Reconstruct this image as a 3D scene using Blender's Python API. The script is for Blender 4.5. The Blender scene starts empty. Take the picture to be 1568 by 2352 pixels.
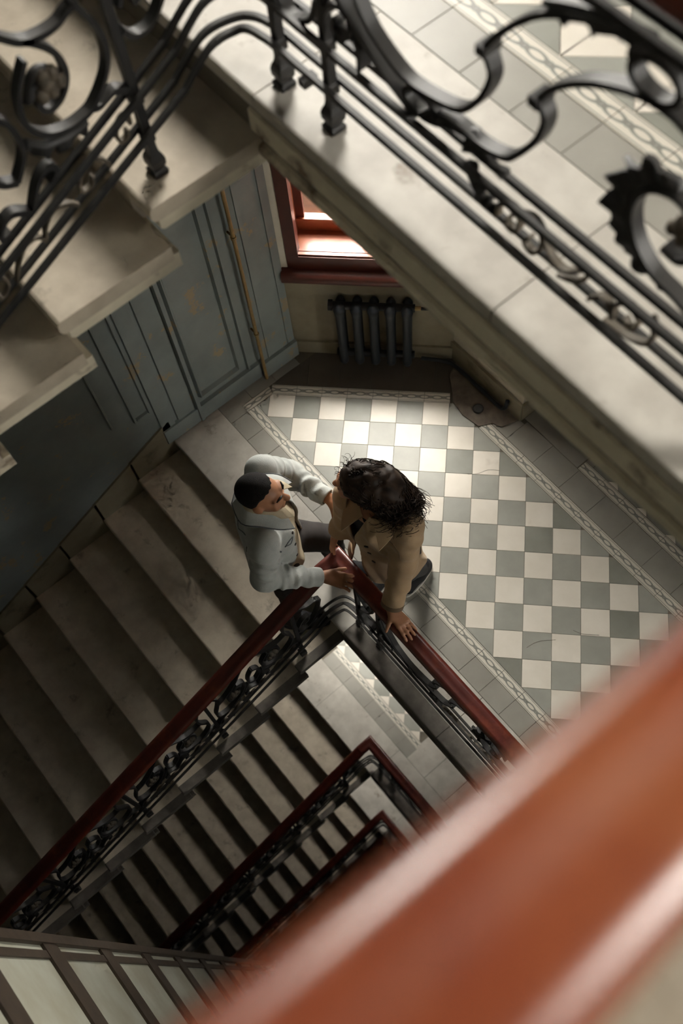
import bpy, math, random
import numpy as np
from mathutils import Vector, Matrix
from mathutils.bvhtree import BVHTree
random.seed(7); RNG = np.random.default_rng(7)
S = 0.16                       # one floor tile = 16 cm; plans below are laid out in tiles
R2 = math.sqrt(2.0)
H1, HL = 24.5, 28.0            # storey heights in tiles (upper, lower)
scene = bpy.context.scene
COL = scene.collection

# ---------------------------------------------------------------- camera
cam_d = bpy.data.cameras.new('camera'); cam = bpy.data.objects.new('camera', cam_d); COL.objects.link(cam)
right = Vector((0.6383273, 0.7673969, -0.0603343)); up = Vector((-0.6861902, 0.6027913, 0.4071679)); fwd = Vector((-0.3488284, 0.2185056, -0.9113584))
cm = Matrix((right, up, -fwd)).transposed().to_4x4(); cm.translation = Vector((2.2979172, -2.3344450, 5.6726958))
cam.matrix_world = cm
cam_d.sensor_fit = 'VERTICAL'; cam_d.sensor_height = 36.0; cam_d.sensor_width = 24.0
cam_d.lens = 36.0 * 2408.15 / 2352.0
cam_d.clip_start = 0.02; cam_d.clip_end = 200
cam_d.dof.use_dof = True; cam_d.dof.focus_distance = 4.75; cam_d.dof.aperture_fstop = 2.3
scene.camera = cam

# ---------------------------------------------------------------- view, world, daylight
vs = scene.view_settings
vs.view_transform = 'Standard'; vs.look = 'None'; vs.gamma = 1.0; vs.use_curve_mapping = False; vs.exposure = 0.0
cy = scene.cycles; cy.max_bounces = 4; cy.diffuse_bounces = 3; cy.glossy_bounces = 2; cy.transmission_bounces = 2; cy.transparent_max_bounces = 6; cy.adaptive_threshold = 0.12; cy.adaptive_min_samples = 12; cy.caustics_reflective = False; cy.caustics_refractive = False
world = bpy.data.worlds.new('world'); scene.world = world; world.use_nodes = True
bg = world.node_tree.nodes['Background']; bg.inputs[0].default_value = (0.80, 0.88, 1.0, 1); bg.inputs[1].default_value = 1.0

def XY(X, Y):                  # along / out of the slanting window wall -> plan
    return ((X - Y) / R2, (X + Y) / R2)
def W(u, w, z):
    return Vector((u * S, w * S, z * S))
WIN_X0, WIN_X1, WIN_Z0, WIN_Z1 = -5.9, -0.5, 5.3, 15.5
STOREYS = [H1, 0.0, -HL, -2 * HL]
SKY_POWER = [(1900, 1300), (540, 900), (620, 0), (520, 0)]      # per storey: high sky above the roofs, low sky between them
MIRROR = 18.2                   # the landings are symmetrical about u = 9.1: a second window faces the first
def window_light(zl, power, Y, dz, sx, sy, flip=False, shift=0.0):     # patch of open sky outside the window
    ld = bpy.data.lights.new('window_daylight', 'AREA'); ld.shape = 'RECTANGLE'
    ld.size = sx * S; ld.size_y = sy * S; ld.energy = power; ld.color = (1.0, 0.955, 0.87)
    o = bpy.data.objects.new('window_daylight', ld); COL.objects.link(o)
    xm = (WIN_X0 + WIN_X1) / 2; u, w = XY(xm + shift, Y); o.location = W(u, w, zl + dz)
    u2, w2 = XY(xm, 2.2)
    if flip: u2 = MIRROR - u2; o.location = W(MIRROR - u, w, zl + dz)
    d = (W(u2, w2, zl + 9.5) - o.location).normalized(); o.rotation_euler = d.to_track_quat('-Z', 'Y').to_euler()
for zl, (hi_p, lo_p) in zip(STOREYS, SKY_POWER):
    if zl > 1: window_light(zl, hi_p, 12.6, 24.0, 26, 17)
    elif zl < -1: window_light(zl, hi_p, 12.3, 23.9, 26, 9)
    else: window_light(zl, hi_p, 13.1, 23.3, 18, 7, shift=-4.5)        # lower down the courtyard walls leave only the steeper sky
    if lo_p: window_light(zl, lo_p, 15.5, 12.5, 26 if zl > 1 else 20, 8, shift=0.0 if zl > 1 else -3.5)
window_light(H1, 750, 12.6, 24.0, 26, 17, True); window_light(H1, 600, 15.5, 12.5, 26, 8, True)
window_light(0.0, 220, 12.3, 23.9, 26, 7, True); window_light(0.0, 260, 15.5, 12.5, 26, 8, True)

# ---------------------------------------------------------------- materials
def newmat(name):
    m = bpy.data.materials.new(name); m.use_nodes = True
    nt = m.node_tree; return m, nt, nt.nodes['Principled BSDF']
def mat(name, c1, c2=None, rough=0.5, scale=6.0, detail=6.0, lo=0.35, hi=0.65, bump=0.0, bscale=60.0, spec=0.5, coat=0.0, stain=None, stain_scale=2.0, stain_lo=0.58, stain_hi=0.72, top_tint=None, metal=0.0, sheen=0.0):
    m, nt, b = newmat(name); N, L = nt.nodes, nt.links
    tc = N.new('ShaderNodeTexCoord'); geo = N.new('ShaderNodeNewGeometry')
    co = geo.outputs['Position']
    def noise(sc, det=6.0, rgh=0.6):
        n = N.new('ShaderNodeTexNoise'); n.inputs['Scale'].default_value = sc; n.inputs['Detail'].default_value = min(det, 4.0); n.inputs['Roughness'].default_value = rgh
        L.new(co, n.inputs['Vector']); return n.outputs['Fac']
    def ramp(f, a, c):
        r = N.new('ShaderNodeMapRange'); r.inputs[1].default_value = a; r.inputs[2].default_value = c; L.new(f, r.inputs[0]); return r.outputs[0]
    def mix(f, A, B):
        x = N.new('ShaderNodeMix'); x.data_type = 'RGBA'; L.new(f, x.inputs[0])
        for s, v in ((6, A), (7, B)):
            if isinstance(v, tuple): x.inputs[s].default_value = (*v, 1)
            else: L.new(v, x.inputs[s])
        return x.outputs[2]
    col = c1
    if c2 is not None: col = mix(ramp(noise(scale, detail), lo, hi), c1, c2)
    if stain is not None: col = mix(ramp(noise(stain_scale, 8.0, 0.7), stain_lo, stain_hi), col, stain)
    if top_tint is not None:  # second colour on upward faces
        sx = N.new('ShaderNodeSeparateXYZ'); L.new(geo.outputs['Normal'], sx.inputs[0]); col = mix(ramp(sx.outputs[2], 0.55, 1.0), col, top_tint)
    if isinstance(col, tuple): b.inputs['Base Color'].default_value = (*col, 1)
    else: L.new(col, b.inputs['Base Color'])
    b.inputs['Roughness'].default_value = rough; b.inputs['Specular IOR Level'].default_value = spec; b.inputs['Metallic'].default_value = metal
    b.inputs['Coat Weight'].default_value = coat; b.inputs['Coat Roughness'].default_value = 0.26
    if sheen: b.inputs['Sheen Weight'].default_value = sheen
    if bump:
        bp = N.new('ShaderNodeBump'); bp.inputs['Strength'].default_value = bump; bp.inputs['Distance'].default_value = 0.004
        L.new(noise(bscale, 2.0), bp.inputs['Height']); L.new(bp.outputs[0], b.inputs['Normal'])
    return m
M = {}
M['marble'] = mat('worn_marble', (0.56, 0.53, 0.47), (0.43, 0.40, 0.35), 0.5, 7, 8, bump=0.12, bscale=30, stain=(0.24, 0.19, 0.14), stain_scale=5.5, stain_lo=0.62, stain_hi=0.76)
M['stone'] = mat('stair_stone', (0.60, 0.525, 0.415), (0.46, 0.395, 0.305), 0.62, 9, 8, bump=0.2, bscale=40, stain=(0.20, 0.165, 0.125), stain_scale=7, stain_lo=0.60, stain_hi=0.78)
M['shaded_edge'] = mat('shaded_edge_stone', (0.17, 0.15, 0.128), (0.11, 0.098, 0.083), 0.75, 14, 8, bump=0.3, bscale=40, stain=(0.30, 0.28, 0.25), stain_scale=40, stain_lo=0.70, stain_hi=0.76)  # dark base colour stands for the shade outside the railing
M['plain_shaded'] = mat('brown_tile_shaded', (0.115, 0.098, 0.078), (0.085, 0.072, 0.056), 0.5, 4, 5, bump=0.06, bscale=50)  # brown tile with the sill's shadow put into its colour
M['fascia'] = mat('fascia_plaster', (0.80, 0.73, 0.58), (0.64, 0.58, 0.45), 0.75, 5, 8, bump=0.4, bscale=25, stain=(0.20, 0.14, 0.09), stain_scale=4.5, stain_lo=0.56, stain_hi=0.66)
M['cream'] = mat('cream_tile', (0.80, 0.745, 0.655), (0.73, 0.675, 0.58), 0.42, 5, 5, bump=0.05, bscale=50, stain=(0.5, 0.43, 0.34), stain_scale=3.0, stain_lo=0.66, stain_hi=0.9)
M['grey'] = mat('grey_tile', (0.37, 0.37, 0.325), (0.31, 0.31, 0.27), 0.42, 4, 5, bump=0.05, bscale=50)
M['grey_dark'] = mat('darker_grey_tile', (0.29, 0.29, 0.25), (0.235, 0.235, 0.20), 0.42, 4, 5, bump=0.05, bscale=50)
M['plain'] = mat('plain_grey_tile', (0.33, 0.315, 0.275), (0.28, 0.265, 0.23), 0.45, 4, 5, bump=0.06, bscale=50)
M['grout'] = mat('floor_screed', (0.19, 0.165, 0.13), (0.13, 0.115, 0.09), 0.85, 6, 6)
M['patch'] = mat('cement_patch', (0.20, 0.165, 0.13), (0.11, 0.09, 0.07), 0.9, 12, 8, bump=0.5, bscale=20)
M['iron'] = mat('black_iron', (0.010, 0.010, 0.011), (0.018, 0.017, 0.016), 0.5, 20, 5, top_tint=(0.045, 0.043, 0.04), bump=0.15, bscale=80, spec=0.35)  # upward faces tinted paler
M['bronze'] = mat('mottled_cast_iron', (0.05, 0.042, 0.033), (0.14, 0.115, 0.085), 0.6, 30, 6, top_tint=(0.13, 0.11, 0.085), bump=0.5, bscale=60, spec=0.3)  # mottled iron, paler on upward faces
M['orange'] = mat('orange_varnish_lit', (0.30, 0.062, 0.017), (0.23, 0.04, 0.011), 0.45, 9, 6, spec=0.3, coat=1.0, stain=(0.36, 0.10, 0.03), stain_scale=6, stain_lo=0.45, stain_hi=0.75)  # same varnish as the other rails, lightened to stand for light on it
M['red'] = mat('red_varnish_unlit', (0.11, 0.015, 0.008), (0.075, 0.010, 0.006), 0.5, 9, 6, spec=0.3, coat=0.6, stain=(0.19, 0.035, 0.012), stain_scale=8, stain_lo=0.5, stain_hi=0.75)  # varnish darkened to stand for rails out of the light
M['frame'] = mat('red_brown_wood_shaded', (0.10, 0.018, 0.009), (0.065, 0.011, 0.006), 0.5, 9, 6, coat=0.2)  # window wood with the shade of its backlit side in the colour
M['sill'] = mat('window_wood_lit', (0.30, 0.095, 0.042), (0.22, 0.06, 0.026), 0.35, 9, 6, coat=0.8)  # same window wood, daylight painted in as a paler colour
M['blue'] = mat('blue_grey_paint', (0.245, 0.285, 0.278), (0.195, 0.225, 0.222), 0.5, 3, 8, bump=0.12, bscale=22, stain=(0.34, 0.27, 0.17), stain_scale=4.6, stain_lo=0.60, stain_hi=0.645)
M['plaster'] = mat('cream_plaster', (0.60, 0.55, 0.45), (0.50, 0.45, 0.36), 0.8, 3, 8, bump=0.2, bscale=18, stain=(0.30, 0.25, 0.18), stain_scale=3.0, stain_lo=0.6, stain_hi=0.75)
M['reveal'] = mat('lit_reveal_plaster', (0.86, 0.82, 0.72), (0.80, 0.75, 0.64), 0.7, 6, 4)  # plaster made paler to stand for window light on the strip
M['olive_base'] = mat('olive_base_paint', (0.30, 0.27, 0.19), (0.22, 0.195, 0.13), 0.55, 4, 8, bump=0.15, bscale=18, stain=(0.10, 0.08, 0.055), stain_scale=4.0, stain_lo=0.58, stain_hi=0.75)
M['white_wall'] = mat('pale_wall', (0.60, 0.57, 0.50), (0.52, 0.49, 0.43), 0.8, 2, 6)
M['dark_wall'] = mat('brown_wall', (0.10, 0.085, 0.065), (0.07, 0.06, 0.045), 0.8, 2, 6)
M['radiator'] = mat('slate_radiator_paint', (0.020, 0.025, 0.030), (0.016, 0.020, 0.025), 0.5, 20, 5, spec=0.3)
M['brass'] = mat('worn_brass', (0.42, 0.30, 0.12), (0.33, 0.22, 0.09), 0.4, 30, 5)
M['pipe'] = mat('ochre_pipe_paint', (0.30, 0.20, 0.075), (0.23, 0.15, 0.055), 0.5, 25, 6)
M['steel'] = mat('brown_steel', (0.075, 0.052, 0.035), (0.05, 0.035, 0.024), 0.5, 15, 5)
M['frost'] = mat('frosted_pane', (0.62, 0.63, 0.53), (0.48, 0.46, 0.35), 0.35, 3.0, 4, spec=0.5)
M['facade'] = mat('brown_facade', (0.10, 0.045, 0.025), (0.07, 0.032, 0.018), 0.9, 5, 5)
def chain_mat():
    m, nt, b = newmat('chain_border_tile'); N, L = nt.nodes, nt.links
    tc = N.new('ShaderNodeTexCoord'); sp = N.new('ShaderNodeSeparateXYZ'); L.new(tc.outputs['Object'], sp.inputs[0])
    def ma(op, a, c=None, d=None):
        n = N.new('ShaderNodeMath'); n.operation = op
        for i, v in enumerate((a, c, d)):
            if v is None: continue
            if isinstance(v, (int, float)): n.inputs[i].default_value = v
            else: L.new(v, n.inputs[i])
        return n.outputs[0]
    x, y = sp.outputs[0], sp.outputs[1]
    p = 0.5 * S
    def ring(shift, a, bb, t):
        fx = ma('MULTIPLY', ma('SUBTRACT', ma('FRACT', ma('ADD', ma('DIVIDE', x, p), shift)), 0.5), p)
        d = ma('SQRT', ma('ADD', ma('POWER', ma('ABSOLUTE', ma('DIVIDE', fx, a)), 1.8), ma('POWER', ma('ABSOLUTE', ma('DIVIDE', y, bb)), 1.8)))
        return ma('LESS_THAN', ma('ABSOLUTE', ma('SUBTRACT', d, 1.0)), t)
    r1 = ring(0.5, 0.20 * S, 0.072 * S, 0.24); r2 = ring(0.0, 0.075 * S, 0.045 * S, 0.34)
    band = ma('MULTIPLY', ma('GREATER_THAN', ma('ABSOLUTE', y), 0.165 * S), ma('LESS_THAN', ma('ABSOLUTE', y), 0.185 * S))
    f = ma('MAXIMUM', ma('MAXIMUM', r1, r2), band)
    g = N.new('ShaderNodeNewGeometry'); nz = N.new('ShaderNodeTexNoise'); nz.inputs['Scale'].default_value = 9; L.new(g.outputs['Position'], nz.inputs['Vector'])
    base = N.new('ShaderNodeMix'); base.data_type = 'RGBA'; L.new(nz.outputs['Fac'], base.inputs[0]); base.inputs[6].default_value = (0.60, 0.56, 0.48, 1); base.inputs[7].default_value = (0.70, 0.66, 0.57, 1)
    mx = N.new('ShaderNodeMix'); mx.data_type = 'RGBA'; L.new(f, mx.inputs[0]); L.new(base.outputs[2], mx.inputs[6]); mx.inputs[7].default_value = (0.23, 0.23, 0.20, 1)
    L.new(mx.outputs[2], b.inputs['Base Color']); b.inputs['Roughness'].default_value = 0.42
    return m
M['chain'] = chain_mat()
def glass_mat():
    m = bpy.data.materials.new('window_glass'); m.use_nodes = True; nt = m.node_tree; nt.nodes.clear()
    o = nt.nodes.new('ShaderNodeOutputMaterial'); t = nt.nodes.new('ShaderNodeBsdfTransparent'); g = nt.nodes.new('ShaderNodeBsdfGlossy'); g.inputs['Roughness'].default_value = 0.03
    mx = nt.nodes.new('ShaderNodeMixShader'); mx.inputs[0].default_value = 0.07
    nt.links.new(t.outputs[0], mx.inputs[1]); nt.links.new(g.outputs[0], mx.inputs[2]); nt.links.new(mx.outputs[0], o.inputs[0]); return m
M['glass'] = glass_mat()

# ---------------------------------------------------------------- mesh helpers
class MB:
    def __init__(self): self.v = []; self.f = []
    def add(self, verts, faces):
        n = len(self.v); self.v += [tuple(p) for p in verts]; self.f += [tuple(i + n for i in q) for q in faces]; return self
    def box(self, lo, hi, fn=None):
        x0, y0, z0 = lo; x1, y1, z1 = hi
        vs_ = [(x0, y0, z0), (x1, y0, z0), (x1, y1, z0), (x0, y1, z0), (x0, y0, z1), (x1, y0, z1), (x1, y1, z1), (x0, y1, z1)]
        if fn: vs_ = [fn(*p) for p in vs_]
        return self.add(vs_, [(3, 2, 1, 0), (4, 5, 6, 7), (0, 1, 5, 4), (1, 2, 6, 5), (2, 3, 7, 6), (3, 0, 4, 7)])
    def tbox(self, lo, hi): return self.box(lo, hi, W)          # in tiles
    def xybox(self, lo, hi):                                     # X,Y,z along the slanting wall
        return self.box(lo, hi, lambda X, Y, z: W(*XY(X, Y), z))
    def prism(self, poly, z0, z1):                               # poly: plan points in metres
        n = len(poly); vs_ = [(p[0], p[1], z0) for p in poly] + [(p[0], p[1], z1) for p in poly]
        fs = [tuple(range(n))[::-1], tuple(range(n, 2 * n))] + [(i, (i + 1) % n, n + (i + 1) % n, n + i) for i in range(n)]
        return self.add(vs_, fs)
    def sweep(self, path, prof, side=None, closed=True, cap=True):
        """profile (n,h) swept along path, kept upright (h is world z), mitred in plan"""
        P = [Vector(p) for p in path]; n = len(P); k = len(prof); vs_ = []
        for i, p in enumerate(P):
            def flat(a): a = Vector((a.x, a.y, 0)); return a.normalized() if a.length > 1e-9 else None
            d0 = flat(P[i] - P[i - 1]) if i > 0 else None; d1 = flat(P[i + 1] - P[i]) if i < n - 1 else None
            if d0 is None: d0 = d1
            if d1 is None: d1 = d0
            n0 = Vector((d0.y, -d0.x, 0)); n1 = Vector((d1.y, -d1.x, 0)); nn = (n0 + n1); nn.normalize(); c = max(0.3, nn.dot(n0))
            for a, h in prof: vs_.append(p + nn * (a / c) + Vector((0, 0, h)))
        fs = []
        for i in range(n - 1):
            for j in range(k if closed else k - 1):
                a = i * k + j; b = i * k + (j + 1) % k; fs.append((a, b, b + k, a + k))
        if cap and closed: fs += [tuple(range(k))[::-1], tuple((n - 1) * k + j for j in range(k))]
        return self.add(vs_, fs)
    def tube(self, path, rad, seg=8, cap=True):
        P = [Vector(p) for p in path]; n = len(P); vs_ = []; ref = None
        for i, p in enumerate(P):
            d = (P[min(i + 1, n - 1)] - P[max(i - 1, 0)]).normalized()
            if ref is None or abs(ref.dot(d)) > 0.95: ref = Vector((0, 0, 1)) if abs(d.z) < 0.9 else Vector((1, 0, 0))
            a = d.cross(ref).normalized(); b = a.cross(d); ref = b
            r = rad[i] if isinstance(rad, (list, tuple)) else rad
            for j in range(seg): t = 2 * math.pi * j / seg; vs_.append(p + a * (r * math.cos(t)) + b * (r * math.sin(t)))
        fs = [(i * seg + j, i * seg + (j + 1) % seg, (i + 1) * seg + (j + 1) % seg, (i + 1) * seg + j) for i in range(n - 1) for j in range(seg)]
        if cap: fs += [tuple(range(seg))[::-1], tuple((n - 1) * seg + j for j in range(seg))]
        return self.add(vs_, fs)
    def ribbon(self, pts2, fn, t, d):
        """flat bar following a 2D curve: t in the plane, d across it; fn(a,h,off)->metres; t may vary"""
        n = len(pts2); vs_ = []
        for i in range(n):
            a0 = pts2[max(i - 1, 0)]; a1 = pts2[min(i + 1, n - 1)]; dx, dy = a1[0] - a0[0], a1[1] - a0[1]; l = math.hypot(dx, dy) or 1
            nx, ny = -dy / l, dx / l; tt = t[i] if isinstance(t, (list, tuple)) else t
            for sx, sd in ((-1, -1), (1, -1), (1, 1), (-1, 1)):
                vs_.append(fn(pts2[i][0] + nx * sx * tt / 2, pts2[i][1] + ny * sx * tt / 2, sd * d / 2))
        fs = [(i * 4 + j, i * 4 + (j + 1) % 4, (i + 1) * 4 + (j + 1) % 4, (i + 1) * 4 + j) for i in range(n - 1) for j in range(4)]
        fs += [(3, 2, 1, 0), tuple((n - 1) * 4 + j for j in range(4))]
        return self.add(vs_, fs)
    def lathe(self, prof, seg=16, center=(0, 0, 0), square=False):
        vs_ = []; n = len(prof)
        for r, z in prof:
            for j in range(seg):
                t = 2 * math.pi * (j + 0.5) / seg; k = 1.0
                if square: k = 1.0 / max(abs(math.cos(t)), abs(math.sin(t)))
                vs_.append((center[0] + r * k * math.cos(t), center[1] + r * k * math.sin(t), center[2] + z))
        fs = [(i * seg + j, i * seg + (j + 1) % seg, (i + 1) * seg + (j + 1) % seg, (i + 1) * seg + j) for i in range(n - 1) for j in range(seg)]
        fs += [tuple(range(seg))[::-1], tuple((n - 1) * seg + j for j in range(seg))]
        return self.add(vs_, fs)
    def mesh(self, name, m, smooth=False, angle=None):
        me = bpy.data.meshes.new(name); me.from_pydata(self.v, [], self.f); me.materials.append(m)
        import bmesh
        bm = bmesh.new(); bm.from_mesh(me); bmesh.ops.recalc_face_normals(bm, faces=bm.faces); bm.to_mesh(me); bm.free()
        if smooth: me.shade_smooth() if hasattr(me, 'shade_smooth') else None
        if angle is not None and hasattr(me, 'set_sharp_from_angle'): me.set_sharp_from_angle(angle=math.radians(angle))
        return me
    def build(self, name, m, parent=None, smooth=False, angle=None, loc=None):
        o = bpy.data.objects.new(name, self.mesh(name, m, smooth, angle)); COL.objects.link(o)
        if parent: o.parent = parent
        if loc is not None: o.location = loc
        return o
def tag(o, label=None, cat=None, group=None, kind=None):
    if label: o['label'] = label
    if cat: o['category'] = cat
    if group: o['group'] = group
    if kind: o['kind'] = kind
    return o
def empty(name, loc=(0, 0, 0), rotz=0.0):
    o = bpy.data.objects.new(name, None); COL.objects.link(o); o.location = loc; o.rotation_euler[2] = rotz; o.empty_display_size = 0.1; return o
def inst(name, me, parent, loc=(0, 0, 0), rotz=0.0):
    o = bpy.data.objects.new(name, me); COL.objects.link(o); o.parent = parent; o.location = loc; o.rotation_euler[2] = rotz; return o
def copy_tree(o, parent=None):
    c = o.copy(); COL.objects.link(c); c.parent = parent
    for ch in list(o.children): copy_tree(ch, c)
    return c
def smooth_pts(P, sub=6):
    P = [tuple(p) for p in P]; n = len(P); out = []
    for i in range(n - 1):
        p0 = P[max(i - 1, 0)]; p1 = P[i]; p2 = P[i + 1]; p3 = P[min(i + 2, n - 1)]
        for k in range(sub):
            t = k / sub
            out.append(tuple(0.5 * (2 * b + (c - a) * t + (2 * a - 5 * b + 4 * c - d) * t * t + (3 * b - a - 3 * c + d) * t ** 3) for a, b, c, d in zip(p0, p1, p2, p3)))
    out.append(P[-1]); return out

# ================================================================ the setting
def extrude_u(mb, prof, u0, u1):
    n = len(prof); vs_ = [W(u0, w, z) for w, z in prof] + [W(u1, w, z) for w, z in prof]
    return mb.add(vs_, [tuple(range(n))[::-1], tuple(range(n, 2 * n))] + [(i, (i + 1) % n, n + (i + 1) % n, n + i) for i in range(n)])
def clip(poly, a, b, c):                      # keep a*x+b*y<=c
    out = []
    for i in range(len(poly)):
        p, q = poly[i], poly[(i + 1) % len(poly)]; dp = a * p[0] + b * p[1] - c; dq = a * q[0] + b * q[1] - c
        if dp <= 0: out.append(p)
        if dp * dq < 0: t = dp / (dp - dq); out.append((p[0] + (q[0] - p[0]) * t, p[1] + (q[1] - p[1]) * t))
    return out
def inset(poly, d):
    n = len(poly); cx = sum(p[0] for p in poly) / n; cy = sum(p[1] for p in poly) / n; out = []
    for i in range(n):
        p0, p, p1 = poly[i - 1], poly[i], poly[(i + 1) % n]
        def nrm(a, b): l = math.hypot(b[0] - a[0], b[1] - a[1]) or 1; return (-(b[1] - a[1]) / l, (b[0] - a[0]) / l)
        n0, n1 = nrm(p0, p), nrm(p, p1); k = 1 + n0[0] * n1[0] + n0[1] * n1[1]; k = max(k, 0.35)
        out.append((p[0] + d * (n0[0] + n1[0]) / k, p[1] + d * (n0[1] + n1[1]) / k))
    return out
def area(poly): return 0.5 * sum(p[0] * q[1] - q[0] * p[1] for p, q in zip(poly, poly[1:] + poly[:1]))
def tile_obj(poly, zt, th, m, name, parent, gap=0.005, jitter=0.006):
    """a tile from a plan polygon in tiles, own origin at its centre"""
    if area(poly) < 0: poly = poly[::-1]
    if len(poly) < 3 or area(poly) < 0.03: return None
    poly = inset(poly, gap); cx = sum(p[0] for p in poly) / len(poly); cy = sum(p[1] for p in poly) / len(poly)
    top = inset(poly, 0.006); n = len(poly); b = MB()
    vs_ = [W(p[0] - cx, p[1] - cy, -th) for p in poly] + [W(p[0] - cx, p[1] - cy, -0.012) for p in poly] + [W(p[0] - cx, p[1] - cy, 0) for p in top]
    fs = [tuple(range(n))[::-1], tuple(range(2 * n, 3 * n))] + [(r * n + i, r * n + (i + 1) % n, (r + 1) * n + (i + 1) % n, (r + 1) * n + i) for r in (0, 1) for i in range(n)]
    b.add(vs_, fs); o = b.build(name, m, parent); o.location = W(cx, cy, zt + random.uniform(-jitter, 0)); return o

def landing(zl, edge, bo, ph, u_rng, w_max, u_far, label, second=False, fine=True):
    """zl floor level, edge: stair-side edge, bo: shift of the tile bands, ph: phase of the checker grid"""
    b = MB(); poly = [(-6.2, edge + 0.12), (24.4, edge + 0.12), (24.4, -2.95), (11.45, 10), (6.75, 10), (-6.2, -2.95)]
    b.prism([tuple(W(p[0], p[1], 0))[:2] for p in poly], (zl - 1.25) * S, (zl - 0.025) * S)
    fl = b.build('floor', M['grout']); tag(fl, label, 'floor', kind='structure')
    wi, wo_, wg = -5.66 + bo, -6.1 + bo, -6.9 + bo          # checker / chain border / plain row / marble
    # marble edge slabs with a rounded nosing
    cuts = [-5.95, -0.9, 4.42, 9.3, 13.9, 19.0, 24.1]
    prof = [(wg - 0.012, 0), (edge + 0.05, 0), (edge + 0.015, -0.015), (edge, -0.06), (edge - 0.005, -0.2), (edge + 0.02, -0.28), (edge + 0.07, -0.32), (wg - 0.012, -0.32)]
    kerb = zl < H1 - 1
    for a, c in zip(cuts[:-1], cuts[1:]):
        if kerb and 4 < a < 13:                       # slab edge outside the railing, darkened in place of shade
            extrude_u(MB(), [(w if w < wg - .1 else edge + .62, z + zl) for w, z in prof], a + .012, c - .012).build('shaded_kerb', M['shaded_edge'], fl)
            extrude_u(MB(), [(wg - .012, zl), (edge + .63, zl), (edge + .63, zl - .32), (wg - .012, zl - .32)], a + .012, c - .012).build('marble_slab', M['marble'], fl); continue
        o = extrude_u(MB(), [(w, z + zl) for w, z in prof], a + 0.012, c - 0.012).build('marble_slab', M['marble'], fl)
    # plain grey row and chain border along the stair side
    j0 = 0.08
    k = math.floor(u_rng[0] - j0)
    while j0 + k < u_rng[1]:
        a, c = j0 + k, j0 + k + 1
        aa = max(a, -5.93)
        if c > aa + 0.05: tile_obj([(aa, wg), (c, wg), (c, wo_), (aa, wo_)], zl, 0.04, M['plain'], 'plain_tile', fl)
        if c > -4.7: chain_tile(max(a, -5.2), min(c, u_rng[1]), wo_, wi, zl, fl, 0)
        k += 1
    # checker field
    n = 0
    for i in range(-14, 26):
        for j in range(-26, 16):
            X0, Y0 = i + ph[0], j + ph[1]
            q = [XY(X0, Y0), XY(X0 + 1, Y0), XY(X0 + 1, Y0 + 1), XY(X0, Y0 + 1)]
            cu = sum(p[0] for p in q) / 4; cw = sum(p[1] for p in q) / 4
            if cu < u_rng[0] - 1 or cu > u_rng[1] or cw > w_max + 0.8: continue
            q = clip(q, 0, -1, -wi); q = clip(q, 0, 1, 0.1) if q else q
            if q: q = clip(q, -1, 0, 4.9)
            if q: q = clip(q, -1 / R2, 1 / R2, 0.0)          # Y<=0
            if len(q) < 3: continue
            white = (i + j + ph[2]) % 2 == 0
            tile_obj(q, zl, 0.04, M['cream'] if white else random.choice([M['grey'], M['grey'], M['grey_dark']]), 'floor_tile', fl); n += 1
    if fine:
        # border along the window wall, the short border along the left wall, plain floor beyond
        for k in range(7): chain_tile_xy(-6.98 + k, min(-5.98 + k, 0.02), 0.0, 0.44, zl, fl)
        chain_tile_uv(-5.26, -4.92, -6.1, -4.78, zl, fl)
        for a, c in ((-5.93, -5.27),):
            for w0_, w1_ in ((-6.88, -5.6), (-5.6, -4.4), (-4.4, -3.2)):
                q = clip([(a, w0_), (c, w0_), (c, w1_), (a, w1_)], -1 / R2, 1 / R2, 2.1)
                if len(q) > 2: tile_obj(q, zl, 0.04, M['plain'], 'plain_tile', fl)
        for k in range(-5, 1):
            X0 = 1.25 * k - 0.6; q = [XY(X0, 0.45), XY(X0 + 1.25, 0.45), XY(X0 + 1.25, 2.15), XY(X0, 2.15)]
            q = clip(q, -1, 0, 5.26); q = clip(q, 0, 1, 1.5) if q else q
            if len(q) > 2: tile_obj(q, zl, 0.04, M['plain_shaded'], 'plain_tile', fl)
    # far border, plain band
    k = 0; j1 = 1.55
    while j1 + k < u_far:
        chain_tile(j1 + k, min(j1 + k + 1, u_far), 0.1, 0.56, zl, fl, 0); k += 1
    if second:
        k = 0
        while 2.58 + 1.38 * k < u_far:
            a = 2.58 + 1.38 * k; tile_obj([(a, 0.57), (a + 1.38, 0.57), (a + 1.38, 1.66), (a, 1.66)], zl, 0.04, M['plain'], 'plain_tile', fl); k += 1
        tile_obj([(1.75, 0.57), (2.58, 0.57), (2.58, 1.5), (2.2, 1.5)], zl, 0.04, M['plain'], 'plain_tile', fl)
        k = 0
        while 5.24 + k < u_far: chain_tile(5.24 + k, min(6.24 + k, u_far), 1.67, 2.1, zl, fl, 0); k += 1
        for i in range(0, 20):
            for j in range(-14, 8):
                q = [XY(i + .35, j), XY(i + 1.35, j), XY(i + 1.35, j + 1), XY(i + .35, j + 1)]
                if sum(p[1] for p in q) / 4 > 4.4 or sum(p[0] for p in q) / 4 > u_far: continue
                q = clip(q, 0, -1, -2.12)
                if q: q = clip(q, -1, 0, -5.6)
                if len(q) > 2: tile_obj(q, zl, 0.04, M['cream'] if (i + j) % 2 else M['grey_dark'], 'floor_tile', fl)
        k = 0
        for a, c, w0_, w1_ in ((2.4, 5.2, 1.67, 3.6), (2.4, 5.2, 3.6, 6.0), (5.24, 5.58, 2.12, 6.0)):
            tile_obj([(a, w0_), (c, w0_), (c, w1_), (a, w1_)], zl, 0.04, M['plain'], 'plain_tile', fl)
    return fl
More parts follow.
